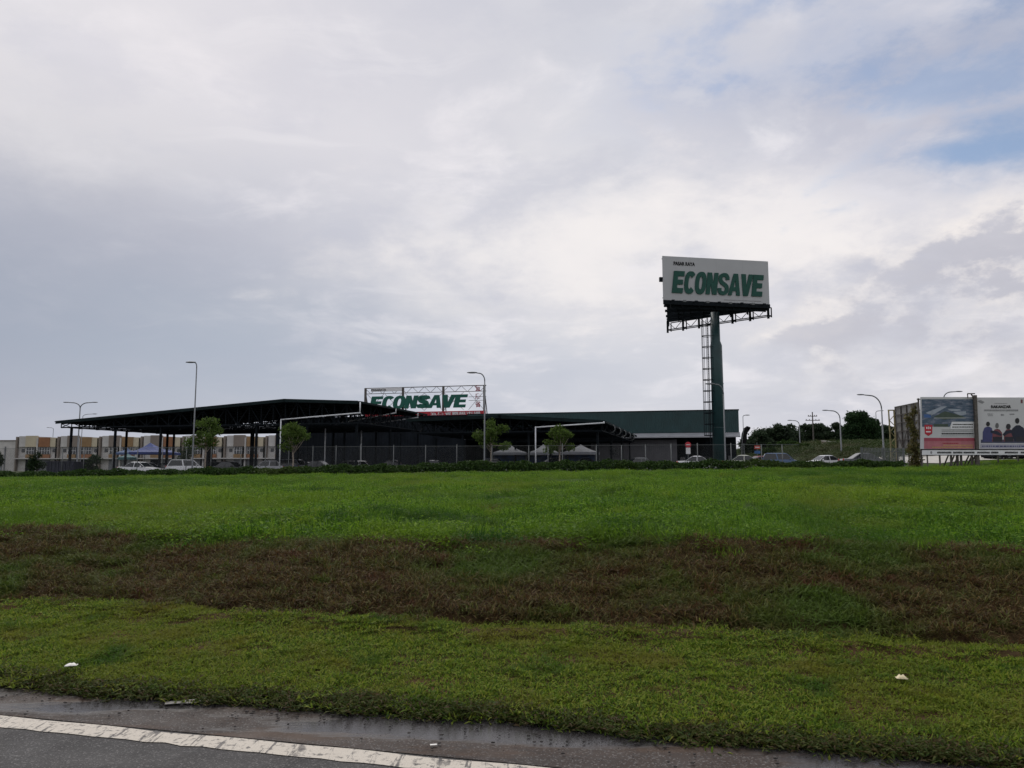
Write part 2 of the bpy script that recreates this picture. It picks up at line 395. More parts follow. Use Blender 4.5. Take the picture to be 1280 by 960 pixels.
    reg = math_('MAXIMUM', blob(1250, 330, .02, .15, .9, 1.5), math_('MULTIPLY', blob(1150, 395, .02, .13, .9, 1.8), .8))
    cum = mix((.46, .455, .505), (.88, .815, .76), lit)
    c = mix(c, cum, math_('MULTIPLY', math_('MULTIPLY', reg, rng_(cu, .42, .58, .25, 1)), .8))
    c = mix(c, (.66, .625, .645), rng_(Z, .16, .0, 0, .25))
    # holes where the blue sky behind shows
    tear = rng_(nD, .60, .42, .35, 1)
    hole = math_('MAXIMUM', math_('MULTIPLY', blob(1225, 187, .014, .055, .6, 3.6), .95),
           math_('MAXIMUM', math_('MULTIPLY', math_('MULTIPLY', blob(1050, 58, .02, .10, 1.4, 1.7), .75), tear),
           math_('MAXIMUM', math_('MULTIPLY', math_('MULTIPLY', blob(1285, 35, .02, .10, 1.3, 1.8), .75), tear), math_('MULTIPLY', blob(950, 4, .01, .07, 1.4, 2.), .6))))
    c = mix(c, sky.outputs['Color'], hole)
    L(c, bg.inputs['Color'])
SUN_EL = math.radians(52); SUN_AZ = math.radians(-25)     # behind thin cloud, beyond the store and a little to the left
build_world()
S.world.cycles.sampling_method = 'MANUAL'; S.world.cycles.sample_map_resolution = 256
sl = bpy.data.lights.new('sun', 'SUN'); sl.energy = 1.5; sl.angle = math.radians(40); sl.color = (1, .965, .91)
so = bpy.data.objects.new('sun', sl); C.objects.link(so)
sd = Vector((math.sin(SUN_AZ) * math.cos(SUN_EL), math.cos(SUN_AZ) * math.cos(SUN_EL), math.sin(SUN_EL)))
so.rotation_euler = sd.to_track_quat('Z', 'Y').to_euler(); so.location = (0, 0, 60)
S.view_settings.view_transform = 'Standard'; S.view_settings.look = 'None'; S.view_settings.gamma = 1; S.view_settings.exposure = .2
S.view_settings.use_curve_mapping = False
S.cycles.max_bounces = 4; S.cycles.diffuse_bounces = 2; S.cycles.glossy_bounces = 2; S.cycles.transmission_bounces = 2; S.cycles.transparent_max_bounces = 12; S.cycles.caustics_reflective = False; S.cycles.caustics_refractive = False; S.cycles.use_denoising = True

# ------------------------------------------------------------------ ground sheet
def ground_mat():
    m = bpy.data.materials.new('ground soil and grass'); m.use_nodes = True; nt = m.node_tree; L = nt.links.new; b = nt.nodes['Principled BSDF']
    b.inputs['Roughness'].default_value = .95; b.inputs['Specular IOR Level'].default_value = .05
    g = nd(nt, 'ShaderNodeNewGeometry'); sep = nd(nt, 'ShaderNodeSeparateXYZ'); L(g.outputs['Position'], sep.inputs[0])
    bx = nd(nt, 'ShaderNodeMath', operation='MULTIPLY'); L(sep.outputs[0], bx.inputs[0]); bx.inputs[1].default_value = st
    by = nd(nt, 'ShaderNodeMath', operation='MULTIPLY_ADD'); L(sep.outputs[1], by.inputs[0]); by.inputs[1].default_value = ct; L(bx.outputs[0], by.inputs[2])
    n1 = nd(nt, 'ShaderNodeTexNoise'); n1.inputs['Scale'].default_value = 1.2; n1.inputs['Detail'].default_value = 8; L(g.outputs['Position'], n1.inputs['Vector'])
    n2 = nd(nt, 'ShaderNodeTexNoise'); n2.inputs['Scale'].default_value = 14; n2.inputs['Detail'].default_value = 8; L(g.outputs['Position'], n2.inputs['Vector'])
    def mix(a, bb, f):
        n = nd(nt, 'ShaderNodeMix', data_type='RGBA')
        for k, v in (('A', a), ('B', bb)):
            if isinstance(v, tuple): n.inputs[k].default_value = rgba(v)
            else: L(v, n.inputs[k])
        L(f, n.inputs['Factor']); return n.outputs['Result']
    def mr(v, a, c_):
        n = nd(nt, 'ShaderNodeMapRange'); n.inputs['From Min'].default_value = a; n.inputs['From Max'].default_value = c_; L(v, n.inputs['Value']); return n.outputs['Result']
    soil = mix((.045, .030, .015), (.080, .052, .026), mr(n2.outputs['Fac'], .35, .65))
    soil = mix(soil, (.10, .055, .032), mr(n1.outputs['Fac'], .52, .66))
    grn = mix((.030, .055, .012), (.055, .095, .018), mr(n1.outputs['Fac'], .4, .62))
    col = mix(soil, grn, mr(by.outputs[0], 9.6, 10.6))
    col = mix(col, (.045, .055, .026), mr(sep.outputs[1], 84, 100))
    L(col, b.inputs['Base Color'])
    bp = nd(nt, 'ShaderNodeBump'); bp.inputs['Strength'].default_value = .8; bp.inputs['Distance'].default_value = .04; L(n2.outputs['Fac'], bp.inputs['Height']); L(bp.outputs['Normal'], b.inputs['Normal'])
    return m
def axis(segs):
    r = []
    for a, b, n in segs: r += list(np.linspace(a, b, n, endpoint=False))
    return np.array(r + [segs[-1][1]])
gx = axis([(-1800, -300, 10), (-300, -90, 14), (-90, -14, 50), (-14, 14, 190), (14, 110, 80), (110, 300, 20), (300, 1800, 10)])
gy = axis([(-300, -10, 8), (-10, 3, 12), (3, 13, 130), (13, 75, 110), (75, 230, 60), (230, 600, 16), (600, 3000, 10)])
GX, GY = np.meshgrid(gx, gy); GZ = hgt(GX, GY)
nx, ny = len(gx), len(gy)
idx = np.arange(nx * ny).reshape(ny, nx)
fc = np.stack([idx[:-1, :-1], idx[:-1, 1:], idx[1:, 1:], idx[1:, :-1]], -1).reshape(-1, 4)
tag(npmesh('ground', np.stack([GX, GY, GZ], -1).reshape(-1, 3), fc, ground_mat(), smooth=True), kind='structure')

def strip(name, a0, a1, b0, b1, na, nb, z, m, bf0=None, bf1=None, zf=None):
    A = np.linspace(a0, a1, na); V = []
    for j in range(nb + 1):
        t = j / nb
        B = (bf0(A) if bf0 else b0) * (1 - t) + (bf1(A) if bf1 else b1) * t
        X = A * ct + B * st; Yv = -A * st + B * ct
        V.append(np.stack([X, Yv, np.full_like(A, z) if zf is None else zf(X, Yv, A, B)], -1))
    i2 = np.arange(na * (nb + 1)).reshape(nb + 1, na)
    f = np.stack([i2[:-1, :-1], i2[:-1, 1:], i2[1:, 1:], i2[1:, :-1]], -1).reshape(-1, 4)
    return tag(npmesh(name, np.concatenate(V), f, m, smooth=True), kind='structure')

def asphalt_mat(name, c1, c2, rough, patch, paint=None, wet=None):
    m = bpy.data.materials.new(name); m.use_nodes = True; nt = m.node_tree; L = nt.links.new; b = nt.nodes['Principled BSDF']; b.inputs['Specular IOR Level'].default_value = .28
    g = nd(nt, 'ShaderNodeNewGeometry'); Pn = g.outputs['Position']
    def nz(s, d=6, r=.6, sc3=None):
        n = nd(nt, 'ShaderNodeTexNoise'); n.inputs['Scale'].default_value = s; n.inputs['Detail'].default_value = d; n.inputs['Roughness'].default_value = r
        if sc3:
            mp = nd(nt, 'ShaderNodeMapping'); mp.inputs['Rotation'].default_value = (0, 0, T0); mp.inputs['Scale'].default_value = sc3; L(Pn, mp.inputs['Vector']); L(mp.outputs[0], n.inputs['Vector'])
        else: L(Pn, n.inputs['Vector'])
        return n.outputs['Fac']
    def mr(v, a, c_, lo=0, hi=1):
        n = nd(nt, 'ShaderNodeMapRange'); n.inputs['From Min'].default_value = a; n.inputs['From Max'].default_value = c_; n.inputs['To Min'].default_value = lo; n.inputs['To Max'].default_value = hi; L(v, n.inputs['Value']); return n.outputs['Result']
    def mix(a, bb, f):
        n = nd(nt, 'ShaderNodeMix', data_type='RGBA')
        for k, v in (('A', a), ('B', bb)):
            if isinstance(v, tuple): n.inputs[k].default_value = rgba(v)
            else: L(v, n.inputs[k])
        L(f, n.inputs['Factor']); return n.outputs['Result']
    vo = nd(nt, 'ShaderNodeTexVoronoi'); vo.inputs['Scale'].default_value = 120; L(Pn, vo.inputs['Vector'])
    sepc = nd(nt, 'ShaderNodeSeparateColor'); L(vo.outputs['Color'], sepc.inputs[0])
    base = mix(c1, c2, mr(nz(1.3, 8, .65, (.35, 1, 1)), .38, .62))
    base = mix(base, (.20, .19, .185), mr(sepc.outputs[0], .80, .95, 0, .5))
    base = mix(base, (.02, .02, .021), mr(sepc.outputs[1], .75, .9, 0, .6))
    col = base; rg = mr(nz(3, 5), .3, .7, rough - .1, rough + .12)
    if patch: col = mix(col, patch, mr(nz(2.1, 7, .6, (.5, 1.6, 1)), .50, .62, 0, .8))
    if paint:
        col = mix(paint, col, mr(nz(22, 6, .7), .54, .64, 0, .9)); col = mix(col, base, mr(nz(3.2, 7, .7, (5.5, .5, 1)), .56, .60, 0, .85))
        col = mix(col, base, mr(nz(7, 5, .6, (1.2, .5, 1)), .60, .66, 0, .7))
    if wet:
        sx = nd(nt, 'ShaderNodeSeparateXYZ'); L(Pn, sx.inputs[0])
        m1 = nd(nt, 'ShaderNodeMath', operation='MULTIPLY'); L(sx.outputs[0], m1.inputs[0]); m1.inputs[1].default_value = st
        m2 = nd(nt, 'ShaderNodeMath', operation='MULTIPLY_ADD'); L(sx.outputs[1], m2.inputs[0]); m2.inputs[1].default_value = ct; L(m1.outputs[0], m2.inputs[2])
        m3 = nd(nt, 'ShaderNodeMath', operation='MULTIPLY_ADD'); L(m2.outputs[0], m3.inputs[0]); m3.inputs[1].default_value = .55; L(nz(1.6, 6, .6, (.32, 1.5, 1)), m3.inputs[2])
        wv = mr(m3.outputs[0], 3.03, 3.12)          # the low side of the shoulder, along the grass, stands wet
        col = mix(col, wet[2], wv)
        n = nd(nt, 'ShaderNodeMix', data_type='FLOAT'); L(wv, n.inputs['Factor']); L(rg, n.inputs['A']); n.inputs['B'].default_value = .09; rg = n.outputs['Result']
    L(col, b.inputs['Base Color']); L(rg, b.inputs['Roughness'])
    bp = nd(nt, 'ShaderNodeBump'); bp.inputs['Strength'].default_value = .55 if not wet else .12; bp.inputs['Distance'].default_value = .008
    L(vo.outputs['Distance'], bp.inputs['Height']); L(bp.outputs['Normal'], b.inputs['Normal'])
    return m
mr_road = asphalt_mat('asphalt', (.044, .040, .039), (.028, .026, .026), .65, None)
strip('road', -60, 60, -9, 4.42, 241, 6, 0.0, mr_road)
mr_sh = asphalt_mat('muddy road shoulder', (.046, .030, .022), (.029, .020, .016), .7, (.062, .036, .022), wet=(.46, .56, (.040, .037, .038)))
strip('road_shoulder', -60, 60, 4.36, 4.95, 481, 3, .004, mr_sh, bf0=lambda A: 4.295 - .026 * (np.clip(A, -14, 14) + .96), bf1=lambda A: 5.14 + 0 * A,
      zf=lambda X, Y_, A, B: .004 + .012 * np.clip((B - 4.7) / .4, 0, 1))
mr_line = asphalt_mat('worn white road paint', (.10, .09, .088), (.07, .065, .065), .6, None, paint=(.54, .49, .42))
strip('road_line', -60, 60, 4.16, 4.36, 961, 1, .004, mr_line, bf0=lambda A: 4.10 - .026 * (np.clip(A, -14, 14) + .96) + .008 * np.sin(A * 31) + .006 * np.sin(A * 77), bf1=lambda A: 4.275 - .026 * (np.clip(A, -14, 14) + .96) + .008 * np.sin(A * 43 + 1) + .006 * np.sin(A * 97))

# ------------------------------------------------------------------ ground cover (grass and weeds: nobody could count it)
def blades(n, R, lmin, lmax, wmin, wmax, hmin, hmax, tilt, kind='blade', hbase=(0, .0)):
    V = []; Fq = []
    for _ in range(n):
        r = R * math.sqrt(random.random()); t = random.random() * 2 * PI
        x, y = r * math.cos(t), r * math.sin(t); z0 = random.uniform(*hbase)
        L_ = random.uniform(lmin, lmax); w = random.uniform(wmin, wmax) / 2; el = math.radians(random.uniform(*tilt)); az = random.random() * 2 * PI
        d = Vector((math.cos(az) * math.cos(el), math.sin(az) * math.cos(el), math.sin(el))); sd_ = Vector((-math.sin(az), math.cos(az), random.uniform(-.5, .5))).normalized()
        p0 = Vector((x, y, z0)); p1 = p0 + d * L_ * .5; p2 = p0 + d * L_; p2.z -= L_ * random.uniform(.05, .35)
        i = len(V)
        if kind == 'blade':
            V += [p0 - sd_ * w * .7, p0 + sd_ * w * .7, p1 + sd_ * w, p1 - sd_ * w, p2]; Fq += [(i, i + 1, i + 2, i + 3), (i + 3, i + 2, i + 4, i + 4)]
        else:
            V += [p0, p1 + sd_ * w, p2, p1 - sd_ * w]; Fq += [(i, i + 1, i + 2, i + 3)]
    return V, Fq
protos = bpy.data.collections.new('clump_sources')
def clump(name, V, Fq, m):
    me = bpy.data.meshes.new(name); me.from_pydata([tuple(v) for v in V], [], [f if f[-1] != f[-2] else f[:-1] for f in Fq]); me.materials.append(m); me.update()
    return me
def scatter(name, meshes, pts, rotz, scl, label):
    """one object: points carrying a rotation, a size and which clump, instanced by a node group"""
    col = bpy.data.collections.new(name + '_clumps')
    for i, me in enumerate(meshes): col.objects.link(bpy.data.objects.new(f'{name}_clump_{i:02d}', me))
    n = len(pts); me = bpy.data.meshes.new(name); me.vertices.add(n); me.vertices.foreach_set('co', np.asarray(pts, np.float32).ravel())
    for an, ty, dat, key in (('spin', 'FLOAT_VECTOR', np.stack([rng.normal(0, .12, n), rng.normal(0, .12, n), rotz], 1), 'vector'), ('size', 'FLOAT', scl, 'value'), ('pick', 'INT', rng.integers(0, len(meshes), n), 'value')):
        a = me.attributes.new(an, ty, 'POINT'); a.data.foreach_set(key, np.asarray(dat, np.int32 if ty == 'INT' else np.float32).ravel())
    o = bpy.data.objects.new(name, me); C.objects.link(o)
    ng = bpy.data.node_groups.new(name, 'GeometryNodeTree')
    ng.interface.new_socket(name='Geometry', in_out='INPUT', socket_type='NodeSocketGeometry'); ng.interface.new_socket(name='Geometry', in_out='OUTPUT', socket_type='NodeSocketGeometry')
    gi = ng.nodes.new('NodeGroupInput'); go = ng.nodes.new('NodeGroupOutput'); ip = ng.nodes.new('GeometryNodeInstanceOnPoints'); ci = ng.nodes.new('GeometryNodeCollectionInfo')
    ci.inputs['Collection'].default_value = col; ci.inputs['Separate Children'].default_value = True; ci.inputs['Reset Children'].default_value = True
    ip.inputs['Pick Instance'].default_value = True
    for an, ty, sock in (('spin', 'FLOAT_VECTOR', 'Rotation'), ('size', 'FLOAT', 'Scale'), ('pick', 'INT', 'Instance Index')):
        na = ng.nodes.new('GeometryNodeInputNamedAttribute'); na.data_type = ty; na.inputs['Name'].default_value = an
        ng.links.new(na.outputs['Attribute'], ip.inputs[sock])
    ng.links.new(gi.outputs[0], ip.inputs['Points']); ng.links.new(ci.outputs[0], ip.inputs['Instance']); ng.links.new(ip.outputs[0], go.inputs[0])
    md = o.modifiers.new('scatter', 'NODES'); md.node_group = ng
    return tag(o, label, 'ground cover', None, 'stuff')
def inview(x, y, margin):
    return np.abs(x) < (.68 * y + margin)
# ---- mown verge
m_verge = leafmat('verge grass', [(0.036, 0.072, 0.010), (0.096, 0.168, 0.014), (0.150, 0.228, 0.022), (0.210, 0.270, 0.031), (0.240, 0.240, 0.048)], .45, .9, (.19, .14, .030), .54, .70,
                  fine=[(2.6, (.13, .068, .026), .63, .73), (.45, (.155, .18, .022), .50, .66), (1.3, (.055, .115, .014), .55, .68), (.8, (.15, .075, .026), .62, .70)])
vc = [clump('verge_clump', *blades(135, .17, .022, .048, .005, .010, 0, 0, (5, 60), 'blade'), m_verge) for _ in range(4)]
n = 10500; A = rng.uniform(-13, 13, n); B = rng.uniform(4.85, 7.75, n); eb = edge_b(A); vt = verge_top(A)
ok = (B > eb) & (B < vt + .12 * rng.random(n)); A, B = A[ok], B[ok]; X = A * ct + B * st; Y = -A * st + B * ct
ok = inview(X, Y, 2.0); X, Y, A, B = X[ok], Y[ok], A[ok], B[ok]
near = np.clip(1 - (B - edge_b(A)) / .25, 0, 1)
scatter('verge_grass', vc, np.stack([X, Y, hgt(X, Y) - .005], 1), rng.uniform(0, 6.28, len(X)), rng.uniform(.8, 1.25, len(X)) * (1 + .25 * near), 'short creeping grass on the verge beside the road')
# ragged, leafy, browner lip of the verge over the road edge
m_lip = leafmat('verge edge runners', [(.022, .040, .010), (.055, .085, .016), (.085, .085, .028), (.060, .036, .018)], .3)
lc = [clump('lip_clump', *blades(46, .13, .035, .075, .008, .016, 0, 0, (-5, 40), 'leaf', (.0, .04)), m_lip) for _ in range(3)]
n = 1500; A = rng.uniform(-9, 7, n); B = edge_b(A) + rng.normal(0, .05, n) - .02; X = A * ct + B * st; Y = -A * st + B * ct
scatter('verge_runner', lc, np.stack([X, Y, np.maximum(hgt(X, Y), .012)], 1), rng.uniform(0, 6.28, n), rng.uniform(.6, 1.1, n), 'ragged leafy runners along the edge of the wet shoulder')
# ---- dying grass on the bank
m_dead = leafmat('dying bank grass', [(.035, .020, .012), (.075, .042, .020), (.135, .082, .032), (.18, .13, .055), (.09, .10, .024), (.07, .034, .018), (.06, .08, .018)], .35, .55, (.070, .115, .018), .47, .60,
                 fine=[(1.7, (.095, .045, .022), .57, .68), (3.3, (.09, .12, .022), .56, .67)])
dc = [clump('dead_clump', *blades(105, .20, .05, .13, .005, .010, 0, 0, (5, 55), 'blade', (0, .05)), m_dead) for _ in range(4)]
n = 11000; A = rng.uniform(-17, 17, n); B = rng.uniform(7.1, 10.9, n)
ok = (B > verge_top(A) - .03) & (B < brown_top(A) + .5 * rng.random(n)); A, B = A[ok], B[ok]; X = A * ct + B * st; Y = -A * st + B * ct
ok = inview(X, Y, 2.5); X, Y = X[ok], Y[ok]
scatter('bank_grass', dc, np.stack([X, Y, hgt(X, Y) - .01], 1), rng.uniform(0, 6.28, len(X)), rng.uniform(.7, 1.25, len(X)), 'dying brown grass on the bank')
# ---- lush weeds above the bank
m_weed = leafmat('bright weeds', [(0.026, 0.068, 0.008), (0.059, 0.142, 0.012), (0.100, 0.212, 0.015), (0.147, 0.277, 0.021), (0.224, 0.342, 0.040)], .45, .16, (.165, .245, .020), .46, .66,
                 fine=[(.5, (.030, .078, .012), .54, .66), (1.4, (.15, .22, .022), .58, .70), (.33, (.13, .105, .028), .64, .74), (.08, (.040, .105, .014), .5, .64), (.21, (.16, .21, .03), .56, .70)])
wc = [clump('weed_clump', *blades(135, .31, .032, .072, .018, .038, 0, 0, (-10, 50), 'leaf', (.0, .20)), m_weed) for _ in range(4)]
for i in range(2): wc.append(clump('weed_clump', *blades(80, .26, .10, .24, .008, .016, 0, 0, (25, 85), 'blade', (.0, .10)), m_weed))
def field(n, b0, b1, smin, smax, aw):
    A = rng.uniform(-aw, aw, n); B = b0 + (b1 - b0) * rng.random(n); bt = brown_top(np.clip(A, -40, 40))
    ok = (B > bt + np.where(rng.random(n) < .10, -1.1, .12) * rng.random(n)); A, B = A[ok], B[ok]; X = A * ct + B * st; Y = -A * st + B * ct
    ok = inview(X, Y, 4); X, Y = X[ok], Y[ok]
    s = rng.uniform(smin, smax, len(X)) * (1 + .30 * np.sin(X * .9 + Y * .4) * np.sin(Y * .55 - X * .25)) * np.where(rng.random(len(X)) < .04, 1.25, 1)
    return np.stack([X, Y, hgt(X, Y) - .02], 1), s
parts = [field(7000, 9.0, 17, .55, 1.05, 20), field(9000, 17, 32, .7, 1.2, 38), field(14000, 32, 60.3, .7, 1.2, 62)]
pts = np.concatenate([p[0] for p in parts]); scl = np.concatenate([p[1] for p in parts])
scatter('weed_field', wc, pts, rng.uniform(0, 6.28, len(pts)), scl, 'lush green weeds covering the field above the bank')
# ---- right-hand verge under the hoardings and the hill beyond
n = 3500; X = rng.uniform(38, 90, n); Y = rng.uniform(52, 81, n); ok = inview(X, Y, 6) & (ab(X, Y)[1] > 62); X, Y = X[ok], Y[ok]
scatter('hoarding_grass', wc, np.stack([X, Y, hgt(X, Y) - .02], 1), rng.uniform(0, 6.28, len(X)), rng.uniform(.8, 1.5, len(X)), 'rough grass round the legs of the roadside hoardings')
n = 5000; X = rng.uniform(45, 140, n); Y = rng.uniform(95, 230, n); ok = inview(X, Y, 6) & (hgt(X, Y) > 2.2); X, Y = X[ok], Y[ok]
m_scrub = leafmat('hillside scrub', [(.030, .050, .016), (.045, .070, .022), (.065, .085, .03)], .3, .12, (.085, .085, .045), .5, .66)
scatter('hillside_scrub', [clump('scrub_clump', *blades(105, .30, .06, .12, .03, .06, 0, 0, (-10, 60), 'leaf', (.02, .25)), m_scrub) for _ in range(3)], np.stack([X, Y, hgt(X, Y) - .05], 1), rng.uniform(0, 6.28, len(X)), rng.uniform(2.0, 4.0, len(X)), 'rough green scrub on the rise behind the parked cars')

# grit and leaf crumbs on the shoulder
mb = MB()
for _ in range(700):
    a = random.uniform(-6, 3); b = random.choice([random.uniform(4.38, 4.95), random.gauss(4.72, .06)]); r = random.choice([.002, .003, .003, .004, .005, .009])
    x, y = a * ct + b * st, -a * st + b * ct
    mb.sphere((x, y, .014 + r * .3), r, 5, 3, (random.uniform(.8, 1.8), random.uniform(.7, 1.2), .6))
tag(mb.build('grit', mat('dark grit', (.03, .026, .024), .8, 0, .4, 30)), 'dark grit and leaf crumbs on the muddy shoulder', 'debris', None, 'stuff')

# ------------------------------------------------------------------ litter
def on_ground(px, py, z):
    r = ray(px, py); t = (z - EYE) / r.z; q = r * t; return Vector((q.x, q.y, z))
def crumple(mb, L_, w, h, nx_=7, ny_=4, seed=1):
    rr = random.Random(seed); vs = []; fs = []
    for s_ in (0, 1):
        for j in range(ny_):
            for i in range(nx_):
                u = i / (nx_ - 1) - .5; v = j / (ny_ - 1) - .5; e = 1 - max(abs(u), abs(v)) * 1.7
                vs.append((u * L_ + rr.uniform(-.1, .1) * L_ / nx_, v * w + rr.uniform(-.15, .15) * w / ny_, (h * max(e, .15) * rr.uniform(.5, 1) if s_ else .002)))
    g = lambda s_, i, j: s_ * nx_ * ny_ + j * nx_ + i
    for s_ in (0, 1):
        for j in range(ny_ - 1):
            for i in range(nx_ - 1): fs.append((g(s_, i, j), g(s_, i + 1, j), g(s_, i + 1, j + 1), g(s_, i, j + 1)))
    for i in range(nx_ - 1):
        for j in (0, ny_ - 1): fs.append((g(0, i, j), g(0, i + 1, j), g(1, i + 1, j), g(1, i, j)))
    for j in range(ny_ - 1):
        for i in (0, nx_ - 1): fs.append((g(0, i, j), g(0, i, j + 1), g(1, i, j + 1), g(1, i, j)))
    mb.add(vs, fs)
def litter(px, py, z, L_, w, h, rz, m, name, label, seed):
    q = on_ground(px, py, z); mb = MB(); crumple(mb, L_, w, h, seed=seed); o = mb.build(name, m, None, True); o.location = (q.x, q.y, z); o.rotation_euler = (0, .0, rz)
    tag(o, label, 'litter')
litter(89, 832, .115, .085, .05, .035, .25, M['litter'], 'paper_scrap', 'white crumpled paper scrap lying on the left of the grass verge', 3)
litter(240, 877, .018, .34, .07, .018, .22, M['litter2'], 'paper_strip', 'long muddy paper strip at the grass edge of the shoulder', 5)
litter(1127, 848, .125, .075, .06, .04, -.2, M['cream_litter'], 'foam_scrap', 'yellowish foam scrap lying on the right of the grass verge', 8)
litter(542, 931, .016, .04, .02, .006, .2, M['litter'], 'paper_crumb', 'tiny white paper crumb next to the road line', 13)

# ------------------------------------------------------------------ car park sheet, far pale road
tag(MB().add([(-90, 66, gl(-90)), (41, 64, gl(41)), (41, 190, gl(41)), (-90, 200, gl(-90))], [(0, 1, 2, 3)]).build('car_park', mat('car park asphalt', (.07, .07, .072), .7, 0, .2, .3)), kind='structure')
def drape(name, pts, w, m, lift=.06, n=40):
    """a band of road following the terrain along a polyline"""
    P_ = []
    for i in range(len(pts) - 1):
        for k in range(n): t = k / n; P_.append(Vector(pts[i]).lerp(Vector(pts[i + 1]), t))
    P_.append(Vector(pts[-1])); V = []; Fq = []
    for i, p in enumerate(P_):
        d = (P_[min(i + 1, len(P_) - 1)] - P_[max(i - 1, 0)]).normalized(); nn = Vector((-d.y, d.x))
        for s_ in (-1, -.5, 0, .5, 1): q = p + nn * w / 2 * s_; V.append((q.x, q.y, gz(q.x, q.y) + lift))
        if i:
            for k in range(4): b0 = (i - 1) * 5 + k; Fq.append((b0, b0 + 1, b0 + 6, b0 + 5))
    return tag(npmesh(name, V, Fq, m, smooth=True), kind='structure')
drape('side_road', [(47, 95), (62, 95), (95, 91), (140, 84)], 20, M['concrete'])

# ------------------------------------------------------------------ the covered car park sheds
RZ = math.radians(-14)
def shed(name, label, O, prof, y1, chord, nbays, rows, cols, pipes, ground, runs=None):
    """steel shed: roof profile (x, z) from left to right, y away; chord = height of the trusses' bottom chord"""
    t = thing(name, label, 'shed', (O[0], O[1], ground), RZ); g = ground
    prof = [(x, z - g) for x, z in prof]; ch = chord - g
    def top(x):
        for (xa, za), (xb, zb) in zip(prof, prof[1:]):
            if xa <= x <= xb: return za + (zb - za) * (x - xa) / (xb - xa)
        return prof[-1][1] if x > prof[-1][0] else prof[0][1]
    x0, x1 = prof[0][0], prof[-1][0]
    # corrugated roof sheet with thickness
    mb = MB(); N = int((x1 - x0) / .5); xs = [x0 - .5 + (x1 - x0 + .8) * i / N for i in range(N + 1)]
    for ya, yb in runs or [(-.5, y1 + .4)]:
        vs = []; fs = []
        for i, x in enumerate(xs):
            zz = top(min(max(x, x0), x1)) + (.03 if i % 2 else 0)
            vs += [(x, ya, zz), (x, yb, zz), (x, ya, zz - .07), (x, yb, zz - .07)]
            if i: a = i * 4; b = a - 4; fs += [(b, a, a + 1, b + 1), (b + 3, a + 3, a + 2, b + 2), (b, b + 2, a + 2, a), (b + 1, a + 1, a + 3, b + 3)]
        k = len(vs) - 4; fs += [(0, 1, 3, 2), (k, k + 2, k + 3, k + 1)]
        mb.add(vs, fs)
    mb.build('roof', M['roofgreen'], t)
    # fascia trims
    mb = MB()
    for (xa, za), (xb, zb) in zip(prof, prof[1:]): mb.bar((xa - .3, -.54, za - .12), (xb + .0, -.54, zb - .12), .06, .34)
    mb.build('fascia', M['roofgreen'], t)
    mb = MB(); mb.bar((x1 + .36, -.5, top(x1) - .12), (x1 + .36, y1 + .4, top(x1) - .12), .14, .2); mb.build('gutter', M['roofgreen'], t)
    # trusses
    for r in range(rows):
        yy = y1 * r / (rows - 1); mb = MB()
        for (xa, za), (xb, zb) in zip(prof, prof[1:]): mb.bar((xa, yy, za - .26), (xb, yy, zb - .26), .14)
        mb.bar((x0, yy, ch), (x1, yy, ch), .14)
        for i in range(nbays + 1):
            x = x0 + (x1 - x0) * i / nbays; mb.bar((x, yy, ch), (x, yy, top(x) - .26), .08)
            if i: xp = x0 + (x1 - x0) * (i - 1) / nbays; mb.bar((xp, yy, ch if i % 2 else top(xp) - .26), (x, yy, top(x) - .26 if i % 2 else ch), .07)
        mb.build('truss', M['steel'], t)
    # purlins, and light bridging between the trusses' bottom chords
    npl = int((x1 - x0) / 1.4)
    mb = MB()
    for i in range(npl + 1): x = x0 + (x1 - x0) * i / npl; mb.bar((x, 0, top(x) - .14), (x, y1, top(x) - .14), .07, .16)
    mb.build('purlin', M['steel'], t)
    mb = MB(); nl = max(3, int((x1 - x0) / 6))
    for i in range(nl + 1):
        x = x0 + (x1 - x0) * i / nl; mb.bar((x, 0, ch + .02), (x, y1, ch + .02), .09); nb = int(y1 / 2)
        for j in range(nb): mb.bar((x, y1 * j / nb, ch if j % 2 else top(x) - .3), (x, y1 * (j + 1) / nb, top(x) - .3 if j % 2 else ch), .06)
    mb.build('bracing', M['steel'], t)
    for (x, y) in cols:
        mb = MB(); mb.box(x - .105, x + .105, y - .105, y + .105, -.02, ch - .05); mb.box(x - .28, x + .28, y - .28, y + .28, -.03, .25)
        mb.build('column', M['steel'], t)
    for pts in pipes:
        mb = MB(); q = [(a, b, c - g) for a, b, c in pts]
        for i in range(len(q) - 1): mb.tube([q[i], q[i + 1]], .068, 8)
        for p_ in q[1:-1]: mb.sphere(p_, .08, 8, 6)
        mb.build('rain_pipe', M['pipe'], t, True)
    return t
GL = .80
PLA = Plane((-15.8, 80, 0), RZ)
def pa(px, py): return PLA(px, py)
# nearest shed (left)
xL = pa(77, 527); xA = pa(360, 499.5); xR = (0, pa(450, 502)[1])
chA = pa(300, 531)[1]
cols = [(x, y) for y in (.4, 9.2, 18.2) for x in (-36.2, -30.2, -24.2, -18.2, -12.2, -6.2, -.5)]
pip = [(.3, -.6, xR[1] - .1), (.3, -.6, pa(450, 516.5)[1]), (pa(355, 525)[0], -.6, pa(355, 525)[1]), (pa(355, 525)[0], -.6, GL)]
v = Vector((math.sin(-RZ), math.cos(-RZ)))
def pside(k): return Plane((-15.8 + v.x * k, 80 + v.y * k, 0), RZ)
pB = pside(8.6); pC = pside(15.6)
pip2 = [(.42, 8.6, xR[1] - .1), (.42, 8.6, pB(490, 516)[1]), (pB(407, 532)[0], 8.6, pB(407, 532)[1]), (pB(407, 532)[0], 8.6, GL)]
pip3 = [(.42, 15.6, xR[1] - .1), (.42, 15.6, pC(521, 522)[1]), (pC(452, 531)[0], 15.6, pC(452, 531)[1]), (pC(452, 531)[0], 15.6, GL)]
